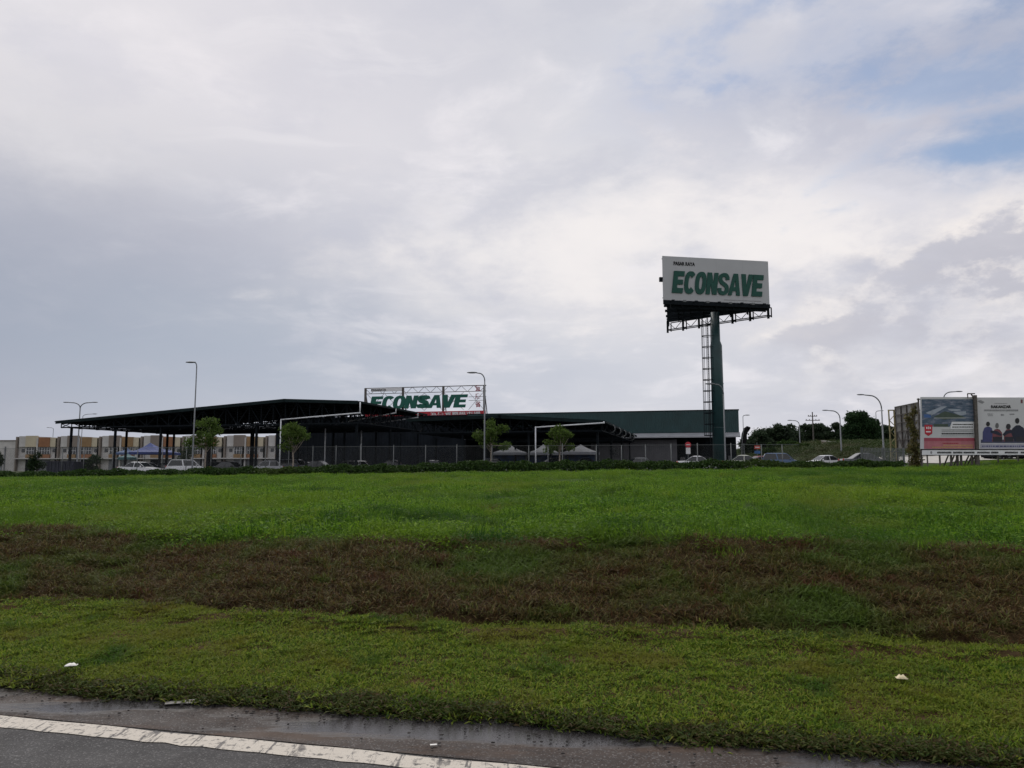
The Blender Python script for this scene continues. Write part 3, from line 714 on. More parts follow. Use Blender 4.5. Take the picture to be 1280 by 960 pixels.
shed('parking_shed', 'large dark steel parking shed with long low roof left of the pylon', (-15.8, 80), [xL, xA, xR], 18.6, chA, 26, 8, cols, [pip, pip2, pip3], GL)
# second shed, lower, in front of the store
O2 = at(752, 526, 76); PLB = Plane((O2.x, O2.y, 0), RZ)
r2 = (0, PLB(752, 526)[1]); a2 = PLB(628, 519.5); l2 = (PLB(515, 524)[0], PLB(515, 524)[1])
cols = [(x, y) for y in (.6, 12, 23.5, 34) for x in (-21.5, -14.5, -7.5, -.5)]
pipB = [(.3, -.6, r2[1] - .1), (.3, -.6, PLB(752, 529)[1]), (PLB(671, 534.5)[0], -.6, PLB(671, 534.5)[1]), (PLB(671, 534)[0], -.6, GL)]
sh2 = shed('parking_shed', 'lower dark steel parking shed between the large shed and the green store', (O2.x, O2.y), [l2, a2, r2], 35, PLB(700, 539)[1], 15, 12, cols, [pipB], GL, [(-.5, 17.5), (20, 24.5), (27.5, 35.4)])
for k in range(1, 6):     # curved white gutter ends along the right eave
    mb = MB(); z0 = r2[1] - GL - .1
    mb.tube([(.44, k * 5.8, z0), (.62, k * 5.8, z0 - .2), (.66, k * 5.8, z0 - .5), (.45, k * 5.8, z0 - .75), (.1, k * 5.8, z0 - .85)], .06, 6)
    mb.build('gutter_outlet', M['galv'], sh2, True)

# ------------------------------------------------------------------ store
SO = at(923, 512, 110); PS = Plane((SO.x, SO.y, 0), RZ)
zt = PS(923, 512.5)[1]; zf = PS(923, 540)[1]; zw = PS(900, 546)[1]
store = thing('store', 'long dark green clad supermarket building behind the pylon pole', 'building', (SO.x, SO.y, GL), RZ)
XL = -40.5; XD = PS(347, 560)[0]
mb = MB(); N = 300
prof = []
for i in range(N + 1): x = XL - XL * i / N; prof.append((x, -.05 if i % 2 else 0))
vs = []; fs = []
for i, (x, y) in enumerate(prof):
    vs += [(x, y, zf - GL), (x, y, zt - GL)]
    if i: fs.append((2 * i - 2, 2 * i, 2 * i + 1, 2 * i - 1))
mb.add(vs, fs)
mb.box(XL, 0, .02, .2, zf - GL, zt - GL)
mb.box(-.2, .0, .2, 38, zf - GL, zt - GL)
mb.build('fascia', M['clad'], store)
mb = MB(); mb.box(XL, .08, -.1, .3, zt - GL, zt - GL + .12); mb.box(-.2, .08, .3, 38, zt - GL, zt - GL + .12); mb.build('coping', M['roofgreen'], store)
mb = MB(); mb.box(XL, -.2, .2, 38, zf - GL + .1, zt - GL - .5); mb.build('roof', M['roofgreen'], store)
mb = MB(); mb.add([(XL, .1, zf - GL - .02), (.1, .1, zf - GL - .02), (.1, -1.4, zw - GL + .05), (XL, -1.4, zw - GL + .05), (XL, .1, zf - GL - .12), (.1, .1, zf - GL - .12), (.1, -1.4, zw - GL - .12), (XL, -1.4, zw - GL - .12)],
           [(0, 1, 2, 3), (4, 7, 6, 5), (3, 2, 6, 7), (0, 3, 7, 4), (1, 5, 6, 2)])
mb.build('awning', M['awning'], store)
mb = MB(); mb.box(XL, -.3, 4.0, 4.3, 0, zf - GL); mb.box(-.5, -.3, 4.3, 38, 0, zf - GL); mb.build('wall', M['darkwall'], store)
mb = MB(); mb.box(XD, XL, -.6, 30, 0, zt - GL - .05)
for k in range(60): xx = XD + (XL - XD) * k / 60; mb.box(xx, xx + .18, -.66, -.6, 0, zt - GL - .05)
mb.build('loading_wall', M['darkwall'], store)
xa_, xb_ = PS(738, 560)[0], PS(846, 560)[0]
mb = MB(); n = 44
for i in range(n): xx = xa_ + (xb_ - xa_) * i / n; mb.box(xx, xx + (xb_ - xa_) / n * .86, .5, .62, 0, zw - GL - .35)
mb.box(xa_, xb_, .6, .8, 0, zw - GL - .3); mb.build('shopfront_panel', M['greypanel'], store)
a_, b_ = PS(762, 566)[0], PS(774, 566)[0]; q0, q1 = PS(768, 569)[1] - GL, PS(768, 561)[1] - GL
mb = MB(); mb.box(a_, b_, .40, .49, q0, q1); w_ = mb.build('window', M['glassdark'], store)
mb = MB(); mb.bar((a_, .38, q0), (b_, .38, q0), .08); mb.bar((a_, .38, q1), (b_, .38, q1), .08); mb.bar(((a_ + b_) / 2, .38, q0), ((a_ + b_) / 2, .38, q1), .06); mb.build('frame', M['galv'], w_)
for px in (858, 884, 917):
    x = PS(px, 560)[0]; mb = MB(); mb.box(x - .18, x + .18, -.2, .16, 0, zw - GL - .1); mb.build('column', M['steel'], store)
x0_, x1_ = PS(911, 560)[0], PS(915.5, 560)[0]
mb = MB(); mb.box(x0_, x1_, 3.85, 3.98, .2, 2.6); mb.build('door', M['greypanel'], store)
for i in range(2):
    x = PS(849 + i * 22, 560)[0]; mb = MB(); mb.box(x, x + 1.9, 3.8, 3.98, .1, 2.4); mb.build('shutter', M['glassdark'], store)

# roof sign of the store
SX0, SX1 = PS(453.5, 500)[0], PS(606, 500)[0]; SB = zt - .10; STP = PS(606, 480.5)[1]; sw_, sh_ = SX1 - SX0, STP - SB
cR, sR = math.cos(RZ), math.sin(RZ)
sgn = thing('roof_sign', 'open lattice rooftop sign with green ECONSAVE letters and red strip', 'sign', (SO.x + SX0 * cR - .35 * sR, SO.y + SX0 * sR + .35 * cR, SB), RZ)
for fx in (0.004, .322, .655, .985):
    mb = MB(); x = fx * sw_; mb.box(x - .15, x + .15, .30, .6, 0, sh_); mb.bar((x, .6, sh_ * .8), (x, 2.4, -.4), .12); mb.build('post', M['rust'], sgn)
mb = MB(); mb.bar((0, .42, sh_ - .05), (sw_, .42, sh_ - .05), .12); mb.bar((0, .42, sh_ * .80), (sw_, .42, sh_ * .80), .09); mb.build('beam', M['rust'], sgn)
mb = MB(); nb = 20
for i in range(nb): x0, x1 = sw_ * i / nb, sw_ * (i + 1) / nb; mb.bar((x0, .42, sh_ * (.8 if i % 2 else 1) - .03), (x1, .42, sh_ * (1 if i % 2 else .8) - .03), .055)
for x0, x1 in ((.86, .98), (.66, .82), (.34, .50), (.5, .65), (.02, .16), (.17, .31)): mb.bar((x0 * sw_, .46, sh_ * .2), (x1 * sw_, .46, sh_ * .78), .05); mb.bar((x0 * sw_, .47, sh_ * .78), (x1 * sw_, .47, sh_ * .2), .05)
for k in (.5, .62): mb.bar((.86 * sw_, .44, sh_ * k), (sw_, .44, sh_ * k), .06)
mb.build('lattice', M['rust'], sgn)
mb = MB(); mb.box(.0, sw_, .05, .25, .0, sh_ * .155); rs = mb.build('name_strip', M['red'], sgn)
text_mesh('宜康省霸級市場', 'lettering', M['white'], rs, sw_ * .56, sh_ * .03, sh_ * .10, sw_ * .40, y=.02, off=.012)
mb = MB(); mb.box(.055 * sw_, .315 * sw_, .2, .28, sh_ * .865, sh_ * .985); pp = mb.build('name_panel', M['white'], sgn)
text_mesh('PASARAYA', 'lettering', M['black'], pp, .06 * sw_, sh_ * .885, sh_ * .075, sw_ * .125, y=.17, off=.02)
u_ = .814 * sw_; lh = .43 * sh_; cw = (u_ - .2 * lh) / 8 * .995
heavy_letters('ECONSAVE', .046 * sw_, .27 * sh_, cw, lh, (u_ - .2 * lh - 8 * cw) / 7, M['lettergreen2'], sgn, .02, .22, shear=.22)
for i, chn in enumerate('宜康省'):
    text_mesh(chn, 'character', M['redchar'], sgn, .915 * sw_, sh_ * (.80 - .265 * i), sh_ * .2, sw_ * .045, y=.25, off=.02, th=.03)

# ------------------------------------------------------------------ pylon billboard
TL, TR = at(828, 319.6, 90), at(960, 327, 92.5); BL = at(830, 375, 90)
bz0, bz1 = BL.z, (TL.z + TR.z) / 2; bw = math.hypot(TR.x - TL.x, TR.y - TL.y); brz = math.atan2(TR.y - TL.y, TR.x - TL.x)
pb = at(899.5, 578, 95.5)
pyl = thing('pylon_billboard', 'tall green pole carrying a white two faced ECONSAVE billboard', 'billboard', (pb.x, pb.y, GL))
PY = Vector((pb.x, pb.y, GL))
def sub(o, loc, rz=0): o.location = loc; o.rotation_euler = (0, 0, rz); return o
htop = bz0 - GL - 1.0
zn = zat(895, 432, 95.5) - GL
mb = MB(); mb.tube([(0, 0, -.1), (-.02, 0, zn), (-.05, 0, zn + .55), (-.06, 0, htop + .6)], [.80, .72, .56, .54], 28); mb.build('pole', M['pole'], pyl, True)
for zz in (zn * .36, zn * .70): mb = MB(); mb.tube([(-.01, 0, zz - .05), (-.01, 0, zz + .05)], .80 - .08 * zz / zn + .035, 28); mb.build('weld_ring', M['pole'], pyl)
mb = MB(); mb.tube([(0, 0, -.1), (0, 0, .2)], 1.1, 24); mb.build('base_plate', M['steel'], pyl)
# caged ladder
mb = MB(); lx = at(882.5, 450, 95.5).x - pb.x
for s_ in (-.22, .22): mb.bar((lx + .30 + s_ * .0, s_, 3.6), (lx + .30, s_, htop), .06)
k = 3.8
while k < htop: mb.bar((lx + .3, -.22, k), (lx + .3, .22, k), .035); k += .3
z_ = 4.8
for a in np.linspace(-PI / 2 * 1.15, PI / 2 * 1.15, 6):
    px_, py_ = lx + .22 - .78 * math.cos(a) + .1, .62 * math.sin(a); mb.bar((px_, py_, 4.8), (px_, py_, htop - .4), .05)
while z_ < htop - .3:
    ring = [(lx + .32 - .78 * math.cos(a), .62 * math.sin(a)) for a in np.linspace(-PI / 2 * 1.15, PI / 2 * 1.15, 9)]
    for p_, q_ in zip(ring, ring[1:]): mb.bar((p_[0], p_[1], z_), (q_[0], q_[1], z_), .05, .09)
    mb.bar((ring[0][0], ring[0][1], z_), (-.4, ring[0][1] * .6, z_), .05); mb.bar((ring[-1][0], ring[-1][1], z_), (-.4, ring[-1][1] * .6, z_), .05)
    z_ += 1.38
mb.build('ladder', M['steel'], pyl)
# faces: each a panel on its own frame with a gantry underneath
def face(origin, rz, w, words):
    e = bpy.data.objects.new('billboard_face', None); C.objects.link(e); e.parent = pyl; e.location = Vector(origin) - PY; e.rotation_euler = (0, 0, rz)
    H = bz1 - bz0
    mb = MB(); mb.box(0, w, 0, .12, 0, H); mb.build('panel', mat('billboard sheet', (.40, .41, .42), .55, 0, .03, .4), e)
    mb = MB()
    for x in (w * .25, w * .5, w * .75): mb = MB(); mb.box(x - .012, x + .012, -.004, -.001, .02, H - .02); mb.build('seam', mat('sheet seam', (.33, .34, .35), .6, 0, .05, 3), e)
    mb = MB(); mb.box(.05, w - .05, .123, .15, .05, H - .05); mb.build('shade_sheet', M['steel'], e)  # added dark sheet: shade on the panel's inner side put into colour
    mb = MB()
    for x in np.linspace(.3, w - .3, 7): mb.bar((x, .22, -.75), (x, .22, H - .1), .14, .18)
    for z in (.3, H * .5, H - .3): mb.bar((0, .2, z), (w, .2, z), .12)
    for i, x in enumerate(np.linspace(.3, w - .3, 7)[:-1]):
        xn = x + (w - .6) / 6; mb.bar((x, .3, .3), (xn, .3, H * .5), .07); mb.bar((x, .3, H - .3), (xn, .3, H * .5), .07)
    mb.build('frame', M['steel'], e)
    return e
ff = face(TL - Vector((0, 0, TL.z - bz0)), brz, bw, True)
# crossing word of the front panel
PF = Plane((TL.x, TL.y, 0), brz)
x0, zb_ = PF(839.5, 367); x1, _ = PF(955.5, 372); zt_ = PF(845, 341)[1]; zb2 = PF(840, 367.5)[1]
lh = (zt_ - zb2) * .98; LW = x1 - x0; cw = (LW - .13 * lh) / 8 * .965
H_ = bz1 - bz0
heavy_letters('ECONSAVE', x0, .17 * H_, cw, .50 * H_, (LW - .13 * lh - 8 * cw) / 7, M['lettergreen'], ff, -.12, -.005, shear=.13)
text_mesh('PASAR RAYA', 'lettering', M['black'], ff, PF(842, 332)[0], .80 * H_, .085 * H_, PF(868.5, 332)[0] - PF(842, 332)[0], y=-.03, off=.03)
mb = MB(); mb.box(PF(905, 372)[0], PF(951, 372)[0], -.02, -.006, .055 * H_, .07 * H_); mb.build('small_print', M['grey'], ff)
mb = MB(); mb.box(-.35, .02, .05, .35, H_ * .42, H_ * .52); mb.build('floodlight', M['steel'], ff)
RL = at(834.5, 408, 103.5)
bo = Vector((RL.x, RL.y, bz0)); be = Vector((TR.x + .1, TR.y + .9, bz0)); rw = (be - bo).length
fb = face(be, math.atan2(bo.y - be.y, bo.x - be.x), rw, False)
# gantry below both faces
def gantry(p, q, name):
    p, q = Vector(p) - PY, Vector(q) - PY; d = (q - p).normalized(); nn = Vector((-d.y, d.x, 0)); n = 6; mb = MB(); zt0, zb0 = bz0 - GL - .08, bz0 - GL - 1.15
    for s_ in (0, .85):
        for z in (zt0, zb0): mb.bar(Vector((p.x, p.y, z)) + nn * s_, Vector((q.x, q.y, z)) + nn * s_, .11)
    for i in range(n * 2):
        a, b = p.lerp(q, i / n / 2), p.lerp(q, (i + 1) / n / 2)
        mb.bar((a.x, a.y, zb0 if i % 2 else zt0), (b.x, b.y, zt0 if i % 2 else zb0), .06)
    for i in range(n + 1):
        a = p.lerp(q, i / n)
        mb.bar(Vector((a.x, a.y, zt0 + .1)), Vector((a.x, a.y, zb0 - .42)), .24); mb.bar(Vector((a.x, a.y, zb0)), Vector((a.x, a.y, zb0)) + nn * .9, .12)
        b = a + nn * .85; mb.bar(Vector((b.x, b.y, zt0)), Vector((b.x, b.y, zb0 - .15)), .12)
    mb.build('gantry', M['steel'], pyl)
gantry(bo, be, 'gantry')
# under-frame of the front face and the cross beams to the pole
mb = MB(); zt0 = bz0 - GL - .15
p_, q_ = Vector((TL.x, TL.y, 0)) - PY, Vector((TR.x, TR.y, 0)) - PY
r_ = bo - PY; s_ = be - PY
for i in range(1, 9):
    a = p_.lerp(q_, i / 8); b = r_.lerp(s_, i / 8); mb.bar((a.x, a.y, zt0), (b.x, b.y, zt0), .14, .28)
for t_ in (.12, .35, .6, .85):
    a = p_.lerp(r_, t_); b = q_.lerp(s_, t_); mb.bar((a.x, a.y, zt0 - .2), (b.x, b.y, zt0 - .2), .2, .3)
mb.bar((p_.x, p_.y, zt0 - .1), (q_.x, q_.y, zt0 - .1), .2, .5)
mb.bar((p_.x + 1, p_.y + .7, zt0 - .45), (q_.x - .4, q_.y + .3, zt0 - .45), .14, .5)
mb.build('platform', M['steel'], pyl)
for i in range(9):
    f_ = (i + .6) / 9.4; a = p_.lerp(q_, f_); mb = MB(); d = Vector((math.sin(brz), -math.cos(brz), 0))
    mb.bar((a.x, a.y, zt0), Vector((a.x, a.y, zt0 - .1)) + d * .8, .06); c_ = Vector((a.x, a.y, zt0 - .08)) + d * .85; mb.box(c_.x - .17, c_.x + .17, c_.y - .1, c_.y + .1, c_.z - .1, c_.z + .12)
    mb.build('floodlight', M['galv'] if i % 2 else M['steel'], pyl)

# ------------------------------------------------------------------ street lamps
def lamp(px, d, topy, arms, base, label, arch=1.0, r=.072, group='street lamps round the car park', lean=0.):
    b = at(px, 580, d); z0 = base if base is not None else gz(b.x, b.y); H = zat(px, topy, d) - z0
    t = thing('street_lamp', label, 'street lamp', (b.x, b.y, z0), 0, group)
    mb = MB(); mb.tube([(0, 0, -.1), (0, 0, .9), (0, 0, .95), (0, 0, H - arch)], [r * 1.35, r * 1.3, r, r * .72], 10); mb.build('pole', M['lampgrey'], t, True)
    for dx in arms:
        s_ = 1 if dx > 0 else -1; ln = abs(dx)
        pts = [(s_ * (ln * .62) * (1 - math.cos(u)), 0, H - arch + arch * .95 * math.sin(u)) for u in np.linspace(0, PI / 2, 9)] + [(s_ * ln, 0, H)]
        mb = MB(); mb.tube(pts, [r * .7] * 9 + [r * .5], 8); mb.build('arm', M['lampgrey'], t, True)
        mb = MB(); mb.sphere((s_ * (ln + .3), 0, H + .02), .5, 10, 6, (1, .34, .17)); h = mb.build('lamp_head', M['lampgrey'], t, True)
    return t
lamp(240.5, 71, 453, [-.55 * 1.0 * .5], GL, 'tallest street lamp standing left of the leftmost young tree', .5)
lamp(605.5, 70, 466, [-.85], GL, 'street lamp in front of the right end of the rooftop sign', .75)
lamp(907, 72, 480, [-.95], GL, 'street lamp overlapping the right edge of the green pylon pole', .95)
lamp(96, 118, 503, [-1.9, 1.9], GL, 'twin arm street lamp above the left end of the large shed', .9, .11)
lamp(100, 150, 517.5, [2.0], GL, 'single arm street lamp showing just over the shed roof on the left', .5)
lamp(1105.5, 95, 493.5, [-2.2], None, 'tall curved street lamp just left of the weathered hoarding', 1.7, .11)
lamp(1052.5, 118, 513, [-1.9], None, 'curved street lamp between the dark trees and the big round tree', 1.2, .11)
lamp(1185, 100, 489.5, [1.7], None, 'street lamp peeking over the top of the hoarding', .8, .1)
lamp(1001, 150, 525.5, [-1.5], None, 'small far street lamp beside the utility pole', .8, .1)
lamp(1098, 170, 513.5, [1.0], None, 'far street lamp behind the tall curved lamp', .5, .1)
lamp(64, 240, 534.5, [-1.4], GL, 'faint far street lamp above the shop row on the left', .5, .1)
lamp(1145, 130, 574 - 61, [1.0], None, 'street lamp mostly hidden behind the weathered hoarding', .5, .1)
lamp(930.5, 140, 519, [.5], None, 'thin far street lamp beside the right end of the green store', .4, .08)
# utility pole
b = at(1017.5, 565, 185); z0 = gz(b.x, b.y); H = zat(1017, 515, 185) - z0
up = thing('utility_pole', 'thin utility pole with cross arms in front of the far trees', 'utility pole', (b.x, b.y, z0))
mb = MB(); mb.tube([(0, 0, -.2), (0, 0, H)], [.2, .13], 8); mb.build('pole', M['rust'], up)
for zz, w in ((H - 1.0, 1.1), (H - 2.0, 1.7)): mb = MB(); mb.box(-w, w, -.08, .08, zz - .08, zz + .08); [mb.box(q - .06, q + .06, -.06, .06, zz + .08, zz + .3) for q in (-w * .9, -w * .45, w * .45, w * .9)]; mb.build('cross_arm', M['rust'], up)

# ------------------------------------------------------------------ chain link fence
FL0, FR0 = at(-20, 578, 80), at(1000, 578, 66)
dv = Vector((FR0.x - FL0.x, FR0.y - FL0.y, 0)); FLn = dv.length; frz = math.atan2(dv.y, dv.x)
fen = thing('chain_link_fence', 'galvanised chain link fence along the car park behind the hedge', 'fence', (FL0.x, FL0.y, GL), frz)
def fence_mat():
    m = bpy.data.materials.new('chain link wire'); m.use_nodes = True; nt = m.node_tree; L = nt.links.new; b = nt.nodes['Principled BSDF']
    b.inputs['Base Color'].default_value = (.09, .095, .095, 1); b.inputs['Metallic'].default_value = .3; b.inputs['Roughness'].default_value = .5
    tc = nd(nt, 'ShaderNodeTexCoord'); sp_ = nd(nt, 'ShaderNodeSeparateXYZ'); L(tc.outputs['Object'], sp_.inputs[0])
    outs = []
    for op in ('ADD', 'SUBTRACT'):
        a = nd(nt, 'ShaderNodeMath', operation=op); L(sp_.outputs[0], a.inputs[0]); L(sp_.outputs[2], a.inputs[1])
        mo = nd(nt, 'ShaderNodeMath', operation='PINGPONG'); L(a.outputs[0], mo.inputs[0]); mo.inputs[1].default_value = .04
        lt = nd(nt, 'ShaderNodeMath', operation='LESS_THAN'); L(mo.outputs[0], lt.inputs[0]); lt.inputs[1].default_value = .0016; outs.append(lt.outputs[0])
    mx = nd(nt, 'ShaderNodeMath', operation='MAXIMUM'); L(outs[0], mx.inputs[0]); L(outs[1], mx.inputs[1])
    tr = nd(nt, 'ShaderNodeBsdfTransparent'); ms = nd(nt, 'ShaderNodeMixShader'); L(mx.outputs[0], ms.inputs[0]); L(tr.outputs[0], ms.inputs[1]); L(b.outputs[0], ms.inputs[2])
    L(ms.outputs[0], nt.nodes['Material Output'].inputs['Surface']); return m
FH = zat(520, 557.5, 71) - GL
PFn = Plane((FL0.x, FL0.y, 0), frz)
mb = MB(); mb.box(0, FLn, .045, .05, .05, FH - .03); mb.build('wire_mesh', fence_mat(), fen)
mb = MB(); mb.tube([(0, 0, FH), (FLn, 0, FH)], .017, 6); mb.build('top_rail', M['galv'], fen)
xs_post = [47, 78, 105, 141, 172, 203, 233, 264, 301, 332, 361, 391, 420, 450.5, 492, 532, 571, 615, 661, 685, 703, 745.5, 777, 807, 839, 872, 914, 952, 978]
for px in xs_post:
    x = PFn(px, 570)[0]; hh = FH + random.uniform(-.05, .12)
    mb = MB(); mb.tube([(x, 0, -.1), (x, 0, hh)], .038, 8); mb.sphere((x, 0, hh), .05, 8, 4); mb.build('post', M['galv'], fen, True)

# ------------------------------------------------------------------ foliage helpers
def leaf_cloud(centres, radii, n, size, squash=1., seed=1, shell=.55, flat=.0):
    r_ = np.random.default_rng(seed); centres = np.asarray(centres, float); radii = np.asarray(radii, float)
    pick = r_.choice(len(centres), n, p=radii ** 2 / (radii ** 2).sum())
    d = r_.normal(size=(n, 3)); d /= np.linalg.norm(d, axis=1)[:, None]
    rad = radii[pick] * (shell + (1 - shell) * r_.random(n)) * (1 + .18 * r_.normal(size=n)); c = centres[pick] + d * rad[:, None] * [1, 1, squash]
    nrm = d * .6 + r_.normal(size=(n, 3)) * .6 + [0, 0, flat]; nrm /= np.linalg.norm(nrm, axis=1)[:, None]
    t = np.cross(nrm, r_.normal(size=(n, 3))); t /= np.linalg.norm(t, axis=1)[:, None]; b2 = np.cross(nrm, t)
    s = size * r_.uniform(.6, 1.3, n)[:, None]
    V = np.stack([c - t * s, c + b2 * s * .42 + nrm * s * .1, c + t * s, c - b2 * s * .42 + nrm * s * .1], 1).reshape(-1, 3)
    Fq = np.arange(n * 4).reshape(-1, 4)
    return V, Fq
def tree(label, px, d, top, basez, cents, n, size, lm, trunk_h, tr, name='tree', group=None, seed=1, squash=1., bark='bark', limbs=5):
    b = at(px, 575, d); z0 = basez if basez is not None else gz(b.x, b.y)
    t = thing(name, label, 'tree', (b.x, b.y, z0), 0, group); rr = random.Random(seed)
    mb = MB(); mb.tube([(0, 0, -.2), (rr.uniform(-.05, .05), 0, trunk_h * .5), (rr.uniform(-.1, .1), 0, trunk_h)], [tr * 1.3, tr, tr * .75], 9)
    for c_, r_ in cents[:limbs]:
        e = Vector(c_); s0 = Vector((0, 0, trunk_h * rr.uniform(.7, .98))); mid = s0.lerp(e, .5) + Vector((rr.uniform(-.1, .1), rr.uniform(-.1, .1), -.05)) * r_
        mb.tube([s0, mid, e], [tr * .6, tr * .4, tr * .15], 6)
    mb.build('trunk', M[bark], t, True)
    V, Fq = leaf_cloud([c for c, _ in cents], [r for _, r in cents], n, size, squash, seed)
    npmesh('crown', V, Fq, lm, t)
    return t
lm_young = leafmat('young tree leaves', [(.042, .075, .016), (.070, .115, .024), (.10, .15, .036)], .45)
lm_dark = leafmat('dark far leaves', [(.020, .034, .019), (.032, .052, .026), (.044, .068, .033)], .3, .35, (.018, .030, .016), .5, .62)
lm_big = leafmat('big tree leaves', [(.012, .030, .012), (.022, .048, .018), (.032, .066, .022)], .3)
lm_hedge = leafmat('hedge leaves', [(.018, .042, .010), (.030, .062, .014), (.048, .085, .02)], .3, .25, (.055, .085, .02), .54, .66)
lm_vine = leafmat('dry vine leaves', [(0.135, 0.112, 0.045), (0.195, 0.165, 0.068), (0.090, 0.105, 0.033), (0.075, 0.053, 0.030)], .3)
lm_shrub = leafmat('dark shrub leaves', [(.012, .026, .012), (.022, .042, .017), (.034, .056, .02)], .25)
# hedge along the crest, one long mass of leaves
def hedge():
    h0, h1 = at(-60, 590, 66), at(1128, 578, 58.5); n = 60000
    r_ = np.random.default_rng(5); u = r_.random(n); L_ = math.hypot(h1.x - h0.x, h1.y - h0.y)
    x = h0.x + (h1.x - h0.x) * u; y = h0.y + (h1.y - h0.y) * u; s = u * L_
    H = np.interp(x / (y / F) + 640, [0, 100, 300, 440, 620, 740, 900, 1060, 1130], [.52, .5, .55, .62, .78, .68, .60, .45, .4]) + .06 * np.sin(s * .6) + .07 * np.sin(s * 1.7 + 1) + .05 * np.sin(s * 3.9)
    H = H * 1.08 + .14
    off = r_.normal(0, .28, n); zz = hgt(x, y) + H * np.sqrt(r_.random(n)) * (1 - .5 * np.clip(abs(off) / .7, 0, 1)) + .03
    c = np.stack([x, y + off, zz], 1)
    nrm = r_.normal(size=(n, 3)) + [0, -.5, .5]; nrm /= np.linalg.norm(nrm, axis=1)[:, None]; t = np.cross(nrm, r_.normal(size=(n, 3))); t /= np.linalg.norm(t, axis=1)[:, None]; b2 = np.cross(nrm, t)
    sz = r_.uniform(.05, .12, n)[:, None]
    V = np.stack([c - t * sz, c + b2 * sz * .5, c + t * sz, c - b2 * sz * .5], 1).reshape(-1, 3)
    tag(npmesh('hedge', V, np.arange(n * 4).reshape(-1, 4), lm_hedge), 'long low dark green hedge along the top of the field', 'hedge')
hedge()
# young trees inside the fence
def young(px, topy, lefty, d, label, seed, sp_):
    z1 = zat(px, topy, d) - GL; rr = random.Random(seed); cents = []; sp_ *= 1.28
    zc = z1 - .2
    for i in range(16):
        k = rr.random(); a = rr.random() * 2 * PI; R = sp_ * (.25 + .75 * k) * (1 - .25 * k); cents.append(((R * math.cos(a) * rr.uniform(.7, 1.25), R * math.sin(a) * .8, z1 * .50 + (z1 * .42) * rr.random() * (1 - .35 * k)), sp_ * rr.uniform(.16, .32)))
    cents.append(((0, 0, z1 * .88), sp_ * .30)); cents.append(((0, 0, z1 * .66), sp_ * .42))
    tree(label, px, d, topy, GL, cents, 1900, .145, lm_young, z1 * .55, .07, 'young_tree', 'young trees along the car park fence', seed, .8, 'palebark', 11)
young(257, 520, 0, 72.5, 'young spreading tree just right of the tallest street lamp', 21, 1.75)
young(366, 525, 0, 72.5, 'young tree under the sloping white pipe of the large shed', 22, 1.5)
young(613, 521, 0, 71.5, 'young tree behind the street lamp under the rooftop sign', 23, 1.45)
young(699, 528, 0, 72, 'young tree between the white rain pipe and the pylon pole', 24, 1.4)
# shrubs in the car park edge
def shrub(px, d, topy, w, label, seed, lm=lm_shrub, n=1800, name='shrub'):
    b = at(px, 580, d); z1 = zat(px, topy, d) - GL; rr = random.Random(seed)
    t = thing(name, label, 'shrub', (b.x, b.y, GL), 0, None)
    mb = MB(); mb.tube([(0, 0, -.1), (.03, 0, z1 * .7)], [.07, .03], 6); mb.build('stem', M['bark'], t)
    cents = [((rr.uniform(-w, w) * .5, rr.uniform(-w, w) * .4, z1 * rr.uniform(.25, .72)), w * rr.uniform(.3, .5)) for _ in range(8)] + [((0, 0, z1 * .8), w * .35)]
    V, Fq = leaf_cloud([c for c, _ in cents], [r for _, r in cents], n, .11, 1.15, seed); npmesh('foliage', V, Fq, lm, t)
shrub(47, 79, 563, .95, 'dark shrub at the fence below the cream end of the shop row', 31)
shrub(117, 79, 566, .85, 'dark shrub right of the dark blue skip', 32)
shrub(-4, 84, 560, .9, 'dark shrub cut by the left edge of the picture', 33)
shrub(232, 120, 553, 2.0, 'bushy shrub behind the tallest street lamp', 34, lm_shrub, 2600)

# far trees on the right
def blobtree(label, px, d, topy, wpx, seed, lm, n, size, group='trees on the rise beyond the store', base=None, name='tree', trunk=.12, tr=.3, nb=20, low=.05):
    b = at(px, 560, d); z0 = base if base is not None else gz(b.x, b.y); H = zat(px, topy, d) - z0; R = wpx * 1.06 / F * d / 2; rr = random.Random(seed); cents = []
    for i in range(nb):
        a = rr.random() * 2 * PI; k = math.sqrt(rr.random()) * .78; zf_ = rr.uniform(low, 1); lim = math.sqrt(max(.05, 1 - ((zf_ - .5) / .62) ** 2)); rad = min(R, H * .5) * rr.uniform(.26, .42)
        cents.append(((R * k * lim * math.cos(a), R * k * lim * .7 * math.sin(a), min(H * (trunk * .6 + (1 - trunk * .6) * zf_), H - rad * .9)), rad))
    n = int(n * 2.0)
    for k in range(8): cents.append(((R * (k / 3.5 - 1) * .55, -R * .15 * (k % 2), H * .16), R * .34))
    for k in range(5): cents.append(((R * (k / 2 - 1) * .6, -R * .1, H * .45), R * .36))
    tree(label, px, d, topy, z0, cents, n, size, lm, H * (trunk + .15), tr, name, group, seed, .85)
blobtree('broad dark tree standing right of the green store', 972, 178, 529, 66, 41, lm_dark, 9000, .34)
blobtree('low dark tree leaning against the green store end', 946, 172, 540, 44, 42, lm_dark, 5000, .32)
blobtree('dark tree left behind the utility pole', 1012, 190, 530, 30, 43, lm_dark, 5000, .34)
blobtree('dark tree just right of the utility pole', 1026, 196, 529.5, 26, 44, lm_dark, 4500, .34)
blobtree('dark tree tucked behind the big round tree', 1044, 190, 528, 30, 45, lm_dark, 5000, .34)
blobtree('big round tree standing alone above the pale wall', 1077, 168, 513.5, 46, 46, lm_big, 12000, .28, trunk=.16, tr=.35, nb=28, low=.06)
blobtree('slim dark tree at the right side of the big round tree', 1096, 172, 524, 20, 47, lm_big, 4500, .28)
